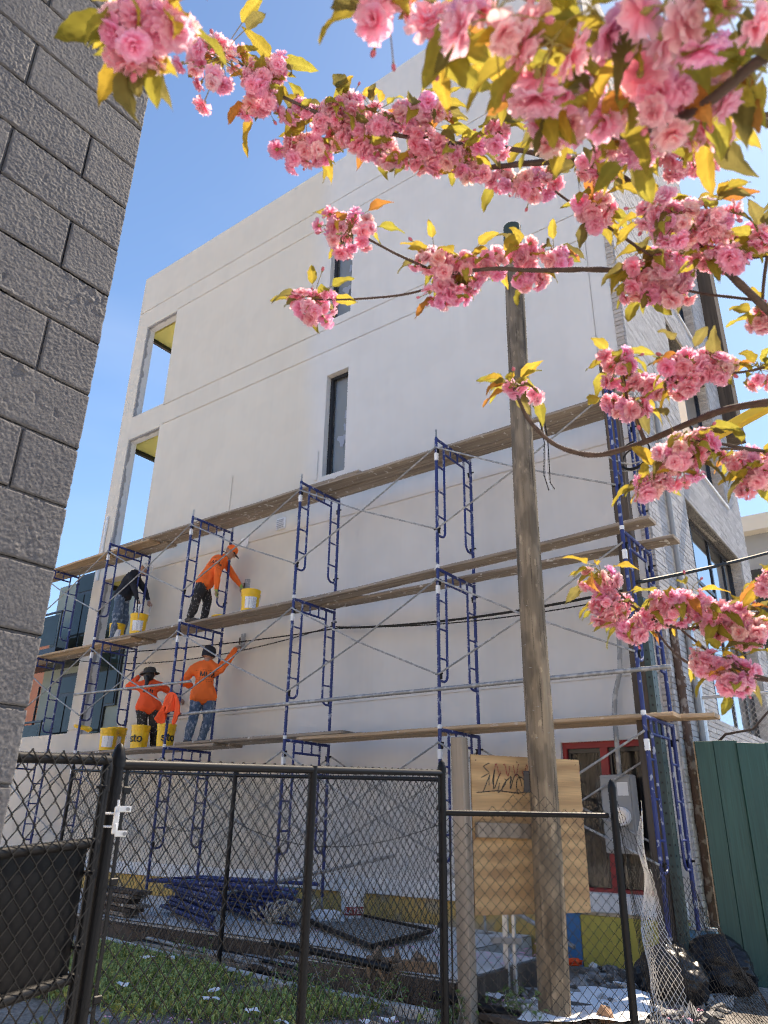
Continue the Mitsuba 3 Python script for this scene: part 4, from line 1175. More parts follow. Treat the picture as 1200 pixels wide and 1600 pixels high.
def slack(p):
    S0 = flatcloth(P6 + [.02, 0, .05], P9 + [.02, 0, .03], 0, unit((d2[1], -d2[0], 0)))
    u, v = p[:, 0] / np.linalg.norm(P9 - P6), p[:, 1]
    lim = 1.42 + .17 * np.exp(-((u - .45) / .2) ** 2) * 1 + .10 * np.exp(-((u - .85) / .16) ** 2) - .06 * np.exp(-((u - .15) / .1) ** 2)
    keep = v < lim
    q = S0(p)
    bulge = np.clip(v - 1.40, 0, 1)
    q = q + np.array([.12, -.09, 0]) * (bulge * (.6 + .6 * np.sin(u * 14)))[:, None]
    return q, keep


part(fn, 'wire_mesh', chainlink(slack, np.linalg.norm(P9 - P6), 1.68), 'black_wire', kind='stuff', label='slack black wire mesh standing ragged above its rail before the plywood sheet')

gt = thing('fence_gate', 'black chain link gate with a solid black lower panel and a pale latch', 'gate')
dg = unit(GL - GS)
ng = np.array([-dg[1], dg[0], 0])
if ng @ GS > 0:
    ng = -ng          # towards the viewer
Lg = np.linalg.norm(GL - GS)
k = part(gt, 'stile', MB().tube([GS + [0, 0, .3], GS + [0, 0, 1.565]], .0165, 14), 'black_metal', 40)
part(k, 'cap', MB().lathe(dome(GS, .0165, .05), GS + [0, 0, 1.565], 14), 'black_metal', 40)
part(gt, 'stile', MB().tube([GL + [0, 0, .5], GL + [0, 0, 1.57]], .0165, 14), 'black_metal', 40)
part(gt, 'rail', MB().tube([GS + [0, 0, 1.590], GL + [0, 0, 1.560]], .0165, 14), 'black_metal', 40)
part(gt, 'rail', MB().tube([GS + [0, 0, 1.33], GL + [0, 0, 1.305]], .0165, 14), 'black_metal', 40)
part(gt, 'rail', MB().tube([GS + [0, 0, .945], GL + [0, 0, .93]], .0165, 14), 'black_metal', 40)
pn = MB()
A = GS + dg * .03 - ng * .008
B_ = GL - ng * .008
pn.add([A + [0, 0, .955], B_ + [0, 0, .94], B_ + [0, 0, 1.295], A + [0, 0, 1.32]], [[0, 1, 2, 3]])
pn.add([A - ng * .004 + [0, 0, .955], B_ - ng * .004 + [0, 0, .94], B_ - ng * .004 + [0, 0, 1.295], A - ng * .004 + [0, 0, 1.32]], [[3, 2, 1, 0]])
part(gt, 'panel', pn, 'black_panel', label='solid black panel behind the lower gate mesh')
part(gt, 'wire_mesh', chainlink(flatcloth(GS + dg * .02 + [0, 0, .35] + ng * .019, GL + [0, 0, .325] + ng * .019, 0, ng), Lg + .01, 1.27), 'black_wire', kind='stuff')
part(gt, 'tension_bar', MB().bar(GS + dg * .028 + [0, 0, .4] + ng * .02, GS + dg * .028 + [0, 0, 1.56] + ng * .02, .014, .006, ng), 'black_metal')
for z in (.78, 1.03, 1.24, 1.50):
    part(gt, 'band', MB().tube([GS + [0, 0, z - .012], GS + [0, 0, z + .012]], .0185, 14).bar(GS + dg * .012 + ng * .016 + [0, 0, z], GS + dg * .05 + ng * .016 + [0, 0, z], .010, .018).tube([GS + dg * .04 + [0, 0, z], GS + dg * .04 + ng * .035 + [0, 0, z]], .005, 8), 'black_metal')
lt = thing('gate_latch', 'pale grey bolted latch box bridging the gate and its post', 'latch')
lc = (GS + G) / 2 + ng * .045 + np.array([0, 0, 1.398])
fr_ = unit(lc[:2].tolist() + [0])
sdv = np.array([fr_[1], -fr_[0], 0])
ra = math.atan2(sdv[1], sdv[0])
part(lt, 'body', MB().cbox((.020, .024, .088), .003, ra, lc), 'aluminium')
part(lt, 'strap', MB().cbox((.042, .006, .020), .002, ra, lc + sdv * .024 - fr_ * .012 + [0, 0, .036]).cbox((.038, .006, .020), .002, ra, lc + sdv * .021 - fr_ * .012 - [0, 0, .042]), 'aluminium')
part(lt, 'bolt', MB().tube([lc - sdv * .05 + [0, 0, .022], lc + [0, 0, .022]], .0036, 8).tube([lc - sdv * .053 - [0, 0, .02], lc - [0, 0, .02]], .0036, 8), 'white_plastic', 40)
part(lt, 'catch', MB().cbox((.014, .036, .02), .002, ra, lc + [0, 0, .02]).cbox((.012, .034, .018), .002, ra, lc - [0, 0, .018]).tube([lc + [0, 0, .045], lc + [0, 0, .066]], .004, 8), 'white_plastic')
for zz0 in (.036, -.042):
    part(lt, 'screw', MB().tube([lc + sdv * .034 - fr_ * .012 + [0, 0, zz0], lc + sdv * .034 - fr_ * .026 + [0, 0, zz0]], .0065, 10), 'grey_metal')

# the second fence, behind
RF = [np.array([-10.6, 6.62, 0]), np.array([-8.25, 6.27, 0]), np.array([-6.42, 5.97, 0]), np.array([-3.62, 5.74, 0])]
rf = thing('rear_fence', 'second black chain link fence along the concrete edging before the slab', 'fence')
for q in (RF[0], RF[2]):
    post(rf, q, 1.4 + .056 * np.hypot(q[0], q[1]), .024, .045)
for q, q1 in zip(RF[:-1], RF[1:]):
    h0, h1 = (1.4 + .0535 * np.hypot(a_[0], a_[1]) for a_ in (q, q1))
    part(rf, 'top_rail', MB().tube([q + [0, 0, h0], q1 + [0, 0, h1]], .018, 10), 'black_metal', 40)
    nn = unit((q1[1] - q[1], q[0] - q1[0], 0))
    part(rf, 'wire_mesh', chainlink(flatcloth(q + [0, 0, h0 - 1.74], q1 + [0, 0, h1 - 1.74], 0, nn), np.linalg.norm((q1 - q)[:2]), 1.76, .085, .0028), 'black_wire', kind='stuff')
    part(rf, 'tie_wire', MB().tube(sag(q + [0, 0, h0 - .45], q1 + [0, 0, h1 - .35], .22, 14), .004, 5), 'black_wire')


# torn black mesh over the rubbish bags, its sun glint painted as silver wire
def flap(p):
    u, v = p[:, 0] / 2.1, p[:, 1] / 1.6
    top = 1.62 - .42 * np.clip(u / .18, 0, 1) ** .8 - .12 * np.clip((u - .18) / .3, 0, 1) - .98 * np.clip((u - .45) / .5, 0, 1) ** 1.3
    top = top + .03 * np.sin(u * 40)
    base = np.stack([-1.925 + .42 * u + .35 * u ** 2, 5.30 + .95 * u - .35 * u ** 2, u * 0], -1)
    low = np.array([.16, -.10, 0]) * (1 - v[:, None]) * (u[:, None] * 1.5)
    crum = .035 * np.sin(u * 22 + v * 4) * np.clip(1 - u, 0, 1) + .05 * (meshkit.fbm(np.c_[u * 5, v * 3, u * 0], 3, 2) - .5) * 2
    q = base + low + np.stack([crum, -crum * .6, u * 0], -1)
    q[:, 2] = .05 + v * np.maximum(top, .12)
    return q + np.array([.8, -.6, 0]) * p[:, 2:3]


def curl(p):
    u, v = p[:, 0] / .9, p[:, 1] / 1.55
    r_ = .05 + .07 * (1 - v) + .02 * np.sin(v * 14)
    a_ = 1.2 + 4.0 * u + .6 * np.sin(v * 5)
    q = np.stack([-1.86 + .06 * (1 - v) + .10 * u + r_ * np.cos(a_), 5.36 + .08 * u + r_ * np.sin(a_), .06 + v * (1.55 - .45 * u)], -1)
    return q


fk_ = thing('mesh_flap', 'torn wire mesh curling from the right fence post, its sun glint painted silver', 'wire mesh')
part(fk_, 'dark_mesh', chainlink(flap, 2.1, 1.6, .072, .0024), 'black_wire', kind='stuff')
part(fk_, 'bright_mesh', chainlink(curl, .9, 1.55, .066, .0019), 'silver_wire', kind='stuff', label='crumpled black mesh end with its sun glint painted silver')  # silver colour stands for sunlight glinting on black vinyl wire

# ---------------------------------------------------------------- plywood screen on its posts
PC, PD = np.array([-3.065, 6.26, 0]), unit((.54, .84, 0))
PN = np.array([PD[1], -PD[0], 0])          # towards the street
pa = math.atan2(PD[1], PD[0])


def on_ply(u, z, d=.0105):
    u, z = np.asarray(u, float), np.asarray(z, float)
    return PC + u[..., None] * PD + d * PN + z[..., None] * np.array([0, 0, 1.])


pw = thing('plywood_sheet', 'plywood sheet with black graffiti fixed between the square post and the round pole', 'plywood')
put(pw, MB().cbox((1.09, .018, 1.22), .002, pa, PC + [0, 0, 1.355]), 'plywood')
gf = MB()
r2 = np.random.default_rng(5)
tt = np.linspace(0, 1, 18)
uq = -.42
for k in range(9):
    ph = r2.random(4) * 6
    w0, h0 = .05 + .03 * r2.random(), .13 + .06 * r2.random()
    us = uq + w0 * (tt * 1.2 + .35 * np.sin((5 + 3 * r2.random()) * tt + ph[0]))
    zs = 1.745 + .02 * math.sin(2 * k) + h0 * .5 * np.sin((5 + 4 * r2.random()) * tt + ph[1]) * (1 - .4 * tt)
    gf.tube(on_ply(us, zs), .0036, 5)
    uq += .062
for us, zs in (((-.37, -.43, -.37, -.45), (1.90, 1.87, 1.82, 1.78)), ((.02, .10, .04, .12, .03), (1.93, 1.90, 1.86, 1.83, 1.79)), ((-.50, -.3, -.1, .12), (1.66, 1.68, 1.665, 1.70)), ((.0, .13, .02, .10), (1.72, 1.76, 1.66, 1.64))):
    q = np.linspace(0, len(us) - 1, 16)
    gf.tube(on_ply(np.interp(q, range(len(us)), us), np.interp(q, range(len(us)), zs)), .0036, 5)
part(pw, 'graffiti', gf, 'ink', label='scrawled black spray tag', kind='stuff')
rd = MB()
for k in range(4):
    rd.tube(on_ply(-.32 + .09 * k + .06 * tt, 1.85 + .05 * np.sin(6 * tt + k)), .0025, 4)
part(pw, 'red_scrawl', rd, 'red_paint', kind='stuff')
for u_ in (-.5, -.1, .5):
    for z_ in (.80, 1.35, 1.92):
        part(pw, 'screw', MB().tube([on_ply(u_, z_), on_ply(u_, z_, .013)], .005, 8), 'rusty')
solo('square_post', MB().bar((-3.385, 5.715, -.1), (-3.415, 5.715, 2.10), .112, .112, (0, 1, 0), .008), 'post_wood', 'square weathered timber post left of the plywood sheet', 'post')
solo('cross_rail', MB().bar(on_ply(-.53, 1.37, .037), on_ply(.0, 1.365, .037), .05, .115, (0, 0, 1), .005), 'post_wood', 'grey timber rail crossing the plywood from post to pole', 'rail')
al = thing('aluminium_legs', 'three pale metal channel legs standing under the plywood sheet', 'stand')
for x in (-3.60, -3.545, -3.475):
    part(al, 'leg', MB().bar((x, 6.72 if x < -3.55 else 6.66, 0), (x + .015, 6.72 if x < -3.55 else 6.66, 1.0), .028, .03, (0, 1, 0), .003), 'aluminium')
part(al, 'clamp', MB().bar((-3.68, 6.64, .47), (-3.38, 6.64, .49), .03, .05), 'grey_metal')

# ---------------------------------------------------------------- materials lying about
fsk = thing('stacked_frames', 'stack of blue scaffold frames lying flat on the slab', 'stack')
for k in range(9):
    a_ = -.42 + .10 * (rng.random() - .5) + (.5 if k == 8 else 0)
    c, s = math.cos(a_), math.sin(a_)
    o = np.array([-7.75 + .25 * (rng.random() - .5), 7.25 + .16 * (rng.random() - .5), .31 + k * .048])
    Mx = lambda u, v: o + np.array([c * u - s * v, s * u + c * v, 0])
    m = MB()
    for v_ in (-.46, .46):
        m.tube([Mx(-.98, v_), Mx(.98, v_)], .0225, 8)
    m.tube([Mx(-.96, -.46), Mx(-.96, .46)], .0215, 8)
    kk = part(fsk, 'frame', m, 'blue_frame', 40)
    for sg_ in (-1, 1):
        part(kk, 'ladder_tube', MB().tube([Mx(-.95, sg_ * .27), Mx(.28, sg_ * .27), Mx(.36, sg_ * .33), Mx(.40, sg_ * .44)], .016, 7), 'blue_frame', 40)
        for q in range(3):
            part(kk, 'rung', MB().tube([Mx(-.55 + q * .36, sg_ * .27), Mx(-.55 + q * .36, sg_ * .46)], .0125, 6), 'blue_frame', 40)
for k in range(7):
    y_ = 6.02 + .075 * k + .02 * rng.random()
    ln = 2.6 + rng.random() * 1.2
    x_ = -8.6 + rng.random() * .5
    solo('steel_tube', MB().tube([(x_, y_ + .35, .09 + .03 * (k % 2)), (x_ + ln, y_ - .15, .08 + .035 * (k % 3))], .022, 9), 'steel' if k % 3 else 'black_metal', ('grey' if k % 3 else 'black') + ' steel tube lying in the heap along the front of the slab', 'tube', 40, group=('grey' if k % 3 else 'black') + ' steel tubes along the slab')
for k in range(6):
    x_ = -8.3 + .75 * k + rng.random() * .3
    solo('lumber_board', MB().bar((x_, 6.22 - .07 * k + .1 * rng.random(), .07 + .04 * (k % 2)), (x_ + 1.9, 6.08 - .07 * k + .1 * rng.random(), .07 + .04 * ((k + 1) % 2)), .14, .04), 'dark_timber' if k % 2 else 'plank_wood', ('dark' if k % 2 else 'pale grey') + ' weathered board lying along the front of the slab', 'board', group=('dark' if k % 2 else 'pale') + ' boards along the slab')
lb = thing('board_stack', 'small stack of dark boards at the left end of the tubes, behind the gate post', 'stack')
for k in range(6):
    part(lb, 'board', MB().bar((-9.75, 6.75 + .02 * (k % 2), .31 + k * .05), (-8.75 + .1 * (k % 3), 6.6, .31 + k * .05), .2, .04), 'dark_timber' if k % 2 else 'plank_wood')
a = np.linspace(0, 1, 30)
for k in range(7):
    ph = rng.random(6) * 6
    solo('rope_hank', MB().tube(np.c_[-6.72 + .12 * k * .5 + .13 * np.sin(6 * a + ph[0]), 7.0 + .22 * np.sin(5 * a + ph[1]), .32 + .16 * np.abs(np.sin(7 * a + ph[2])) + .02 * k], .013, 6), 'rope', 'grey hank of hose tumbled over the end of the blue frames', 'hose', True, group='grey hoses heaped by the blue frames')
tr = thing('mesh_deck', 'grey perforated deck panel lying flat on the slab', 'panel')
DA, DB, DC, DD = (np.array(q) for q in ((-6.57, 7.49, .33), (-4.84, 6.42, .33), (-4.99, 7.70, .34), (-6.49, 8.31, .34)))
put(tr, MB().add([DA, DB, DC, DD], [[0, 1, 2, 3]]).add([DA - [0, 0, .02], DB - [0, 0, .02], DC - [0, 0, .02], DD - [0, 0, .02]], [[3, 2, 1, 0]]), 'deck_metal')
for p, q in ((DA, DB), (DB, DC), (DC, DD), (DD, DA)):
    part(tr, 'rim', MB().bar(p + [0, 0, .01], q + [0, 0, .01], .03, .035), 'black_metal')
for k in range(1, 14):
    part(tr, 'rib', MB().bar(DA + (DD - DA) * k / 14 + [0, 0, .004], DB + (DC - DB) * k / 14 + [0, 0, .004], .01, .012), 'steel')
bucket((-6.42, 8.1, .30), 'white bucket with a red band standing at the foot of the wall', fc, ('LATEX', 'white_paint', .05, .098, 0), white=True, base='white_bucket', paper=False)
wk = 'white_bucket'
u = np.linspace(-.9, .9, 16)
U, V = np.meshgrid(u, [.075, .12, .165])
rad = .134 + .018 * V / .28 + .004
part(wk, 'red_band', (np.c_[-6.42 + (rad.ravel()) * np.cos(fc + U.ravel()), 8.1 + rad.ravel() * np.sin(fc + U.ravel()), .30 + V.ravel()], grid(16, 3)), 'red_paint')


def lumpy(c, size, seed, amp=.25, fs=3.0, sub=3):
    s = trimesh.creation.icosphere(sub)
    v = np.array(s.vertices)
    n = meshkit.fbm(v * fs + seed * 7.7, 4, seed)
    v = v * (1 + amp * (n - .5) * 2)[:, None] * np.asarray(size)
    return v + np.asarray(c), s.faces


for k, (c, s) in enumerate((((-6.95, 7.55, .36), (.30, .2, .10)), ((-6.55, 7.7, .36), (.26, .16, .09)))):
    solo('foam_wrap', lumpy(c, s, 40 + k, .5, 2.2), 'white_foam', ('crumpled white wrap beside the hose heap, left piece', 'crumpled white wrap beside the hose heap, right piece')[k], 'wrap', 30)
bp = thing('black_rail', 'long black fence rail lying across the slab front', 'rail')
put(bp, MB().tube([(-5.75, 6.0, .33), (-4.15, 5.76, .31)], .03, 10), 'black_metal', 40)
solo('black_tube', MB().tube([(-3.65, 5.62, .20), (-3.05, 5.95, .08)], .034, 12), 'black_metal', 'short black tube lying at the foot of the square post', 'tube', 40)
ck = thing('broken_crate', 'broken brown cardboard and wood crate left of the square post', 'debris')
for k in range(7):
    t_ = trimesh.transformations.rotation_matrix(rng.random() * 2 - 1, unit(rng.normal(size=3)))[:3, :3]
    part(ck, 'piece', MB().cbox((.32, .03, .26 * (.6 + rng.random() * .5)), .003, rng.random() * 3, (-4.45 + .16 * (k % 4) + .05 * rng.random(), 5.95 + .12 * (k // 4), .20 + .07 * rng.random()), t_), 'cardboard')
solo('diagonal_bar', MB().tube([(-8.9, 7.3, .35), (-5.9, 8.3, 1.05)], .022, 8), 'steel', 'steel bar propped slanting over the blue frames', 'bar', 40)
solo('diagonal_bar', MB().tube([(-4.75, 7.6, .95), (-3.3, 7.55, .36)], .022, 8), 'steel', 'steel bar slanting down behind the square post', 'bar', 40)

# white sheet, rubble, rubbish bags
nu, nv = 50, 50
U, V = np.meshgrid(np.linspace(0, 1, nu), np.linspace(0, 1, nv))
c4 = [np.array(q) for q in ((-3.35, 7.0), (-2.55, 7.35), (-2.2, 6.3), (-3.0, 5.75))]
XY = (c4[0] * ((1 - U) * (1 - V))[..., None] + c4[1] * (U * (1 - V))[..., None] + c4[2] * (U * V)[..., None] + c4[3] * ((1 - U) * V)[..., None])
q3 = np.concatenate([XY, XY[..., :1] * 0], -1)
XY = XY + .10 * (meshkit.fbm(q3 * 2.2, 2, 3)[..., None] - .5) * 2 * np.clip(4 * np.abs(np.stack([U - .5, V - .5], -1)) - 1, 0, 1)
zz_ = .075 + .06 * meshkit.fbm(q3 * 2.5, 3, 6) + .015 * np.abs(np.sin(XY[..., 0] * 9 + XY[..., 1] * 4))
solo('white_sheet', (np.concatenate([XY, zz_[..., None]], -1).reshape(-1, 3), grid(nu, nv)), 'white_foam', 'crumpled white sheet spread on the ground right of the round pole', 'sheet', True)
for k, (c, s) in enumerate((((-2.42, 7.55, .22), (.30, .27, .26)), ((-2.22, 8.25, .22), (.34, .24, .25)))):
    v, f = lumpy(c, s, 60 + k, .30, 1.3, 5)
    w0 = v - np.asarray(c)
    rid = 1 - 2 * np.abs(meshkit.fbm(v * np.array([9, 9, 5]), 3, 4) - .5)
    v = v + w0 * (.10 * (rid - .8))[:, None]
    solo('rubbish_bag', (v, f), 'black_plastic', ('front black rubbish bag bulging under the torn mesh', 'rear black rubbish bag against the green hoarding')[k], 'bag', True)
rb = MB()
for k in range(420):
    c = np.array([-3.45 + 1.5 * rng.random(), 6.3 + 2.2 * rng.random(), .05])
    c[2] = gz(c[0], c[1]) + .02
    s = .02 + .05 * rng.random() ** 2
    h = trimesh.convex.convex_hull(rng.normal(size=(9, 3)) * s * [1, 1, .6])
    g_ = .08 + .28 * rng.random()
    rb.tm(h.apply_translation(c), [[g_, g_ * .97, g_ * .92]])
stuff('rubble', rb, 'litter', 'grey rubble and broken stones between the pole and the wall', 'rubble')
for k in range(10):
    c = (-3.55 + 1.15 * rng.random(), 6.75 + 1.6 * rng.random(), .12)
    h = trimesh.convex.convex_hull(rng.normal(size=(10, 3)) * [.045, .035, .02] + c)
    solo('foam_chunk', (h.vertices, h.faces), 'white_foam', 'white foam chunk lying on the rubble', 'foam', group='white foam chunks on the rubble')
h = trimesh.convex.convex_hull(rng.normal(size=(14, 3)) * [.05, .05, .04] + [-2.55, 6.3, .10])
solo('clay_stone', (h.vertices, h.faces), 'clay', 'reddish brown stone at the foot of the right fence post', 'stone')
solo('red_rag', lumpy((-3.72, 8.45, .10), (.09, .05, .035), 77, .6, 2.5), 'red_orange_cloth', 'red and white rag at the foot of the blue panel', 'rag', 30)
# scraps of paper and plastic
for k in range(16):
    x_, y_ = (-7.0 + 3.4 * rng.random(), 4.4 + 1.6 * rng.random()) if k < 10 else (-4.0 + 1.4 * rng.random(), 5.9 + .5 * rng.random())
    U, V = np.meshgrid(np.linspace(-.5, .5, 6), np.linspace(-.5, .5, 5))
    w_, h_ = .06 + .10 * rng.random(), .04 + .06 * rng.random()
    a_ = rng.random() * 6
    q = np.stack([x_ + w_ * (U * math.cos(a_) - V * math.sin(a_)), y_ + h_ * (U * math.sin(a_) + V * math.cos(a_)), .11 + .05 * meshkit.fbm(np.stack([U * 2, V * 2, U * 0 + k], -1), 3)], -1)
    solo('paper_scrap', (q.reshape(-1, 3), grid(6, 5)), 'white_paint', 'scrap of white litter ' + ('in the weeds behind the fence' if k < 10 else 'at the foot of the poles'), 'litter', True, group='white litter scraps ' + ('in the weeds' if k < 10 else 'by the poles'))
# fallen petals
pt = MB()
TN = meshkit.noise(np.stack([TX * 2.2, TY * 2.2, TX * 0 + .3], -1))
TD = meshkit.fbm(np.stack([TX * 1.1, TY * 1.1, TX * 0 + 1], -1), 3)


def tab(t, x, y):
    return t[int(min(max((x + 9) / .05, 0), 160)), int(min(max((y - 1) / .05, 0), 160))]


for k in range(2600):
    if k < 900:
        x_, y_ = -5.6 + 2.0 * rng.random(), 3.3 + 2.2 * rng.random()
    elif k < 1900:
        x_, y_ = -6.4 + 2.9 * rng.random() , 6.6 + 1.4 * rng.random()
    else:
        x_, y_ = -3.6 + 1.6 * rng.random(), 5.9 + 1.4 * rng.random()
    if tab(TN, x_, y_) < .5:
        continue
    z_ = (.295 if (y_ > 6.56 and x_ < -3.55) else gz(x_, y_) + .018)
    a_ = rng.random() * 6
    s = .010 + .008 * rng.random()
    d_ = np.array([[-1, -.5, 0], [0, -.7, .3], [1, 0, .5], [0, .7, .2]]) * s
    R = np.array([[math.cos(a_), -math.sin(a_), 0], [math.sin(a_), math.cos(a_), 0], [0, 0, 1]])
    pt.add(d_ @ R.T + [x_, y_, z_], [[0, 1, 2, 3]], [[.70, .34, .46]])
stuff('fallen_petals', pt, 'litter', 'pink petals scattered over the slab, soil and grass', 'petals')
# weeds: low leafy rosettes and grass blades
gm = MB()
nb = 0
while nb < 15000:
    x_, y_ = -8.6 + 6.0 * rng.random(), 2.7 + 3.6 * rng.random()
    edge_y = 6.2 + (x_ + 8.9) * -.11 - .08
    if y_ > edge_y or x_ > -3.55 + .1 * (y_ - 3) * .0 or (x_ > -5 and y_ > 5.35 and rng.random() > .5):
        continue
    dens = tab(TD, x_, y_)
    near = np.clip((y_ - (4.55 + (x_ + 5.2) * .6)) * 1.3 + .5, .04, 1)
    if rng.random() > np.clip((dens - .43) * 5.0, .03, 1) * near:
        continue
    z_ = gz(x_, y_)
    a_ = rng.random() * 6.3
    d_ = np.array([math.cos(a_), math.sin(a_), 0])
    s_ = np.array([-d_[1], d_[0], 0])
    b0 = np.array([x_, y_, z_])
    g_ = rng.random()
    colr = np.array([.21 + .17 * g_, .265 + .13 * g_, .075 + .04 * g_]) * (.7 + .8 * rng.random())
    if rng.random() < .45:
        h_ = .05 + .14 * rng.random() ** 2
        w_ = .004
        gm.add([b0 - s_ * w_, b0 + s_ * w_, b0 + d_ * h_ * .3 + s_ * w_ * .7 + [0, 0, h_ * .6], b0 + d_ * h_ * .3 - s_ * w_ * .7 + [0, 0, h_ * .6], b0 + d_ * h_ * .75 + [0, 0, h_ * .95]], [[0, 1, 2], [0, 2, 3], [3, 2, 4]], [colr])
    else:
        L_, w_, h_ = .04 + .05 * rng.random(), .012 + .014 * rng.random(), .03 + .07 * rng.random()
        gm.add([b0 + [0, 0, h_ * .2], b0 + d_ * L_ * .5 + s_ * w_ + [0, 0, h_], b0 + d_ * L_ + [0, 0, h_ * .8], b0 + d_ * L_ * .5 - s_ * w_ + [0, 0, h_], ], [[0, 1, 2], [0, 2, 3]], [colr])
    nb += 1
stuff('grass', gm, 'grass_blade', 'low green weeds and grass behind the gate and fence', 'grass')


def weed(x, y, z, n, hgt, spread, label, gold=0.0):
    m = MB()
    st = MB()
    for k in range(n):
        a_ = rng.random() * 6.3
        b0 = np.array([x + spread * .4 * rng.normal(), y + spread * .4 * rng.normal(), z])
        tip = b0 + np.array([math.cos(a_) * spread * .5, math.sin(a_) * spread * .5, hgt * (.5 + .5 * rng.random())])
        t_ = np.linspace(0, 1, 6)[:, None]
        path = b0 * (1 - t_) + tip * t_ + np.array([0, 0, .25 * hgt]) * t_ * (1 - t_)
        st.tube(path, [.003, .003, .0025, .002, .0015, .001], 5)
        for q in range(12):
            p = path[1 + q % 5] + rng.normal(size=3) * .006
            b_ = rng.random() * 6.3
            d_ = np.array([math.cos(b_), math.sin(b_), .3 * rng.normal()])
            s_ = np.array([-d_[1], d_[0], .2])
            L_ = .03 + .035 * rng.random()
            g_ = rng.random()
            m.add([p, p + d_ * L_ * .5 + s_ * L_ * .22, p + d_ * L_ - [0, 0, L_ * .3], p + d_ * L_ * .5 - s_ * L_ * .22], [[0, 1, 2], [0, 2, 3]], [[.10 + .08 * g_ + gold, .17 + .09 * g_ + gold * .7, .045]])
    k = thing('weed', label, 'plant')
    part(k, 'stem', st, 'rope', kind='stuff')
    part(k, 'foliage', m, 'grass_blade', kind='stuff')


weed(-4.95, 5.68, .03, 26, .30, .40, 'bushy weed in front of the broken crate')
weed(-4.25, 5.62, .03, 22, .28, .34, 'bushy weed at the left foot of the corner fence post')
weed(-3.12, 6.0, .03, 16, .26, .24, 'small leafy weed at the left foot of the round pole')
weed(-3.47, 5.6, .03, 10, .22, .16, 'small weed at the foot of the square post')
weed(-6.9, 5.9, .03, 16, .22, .34, 'weed clump on the edging strip below the blue frames')

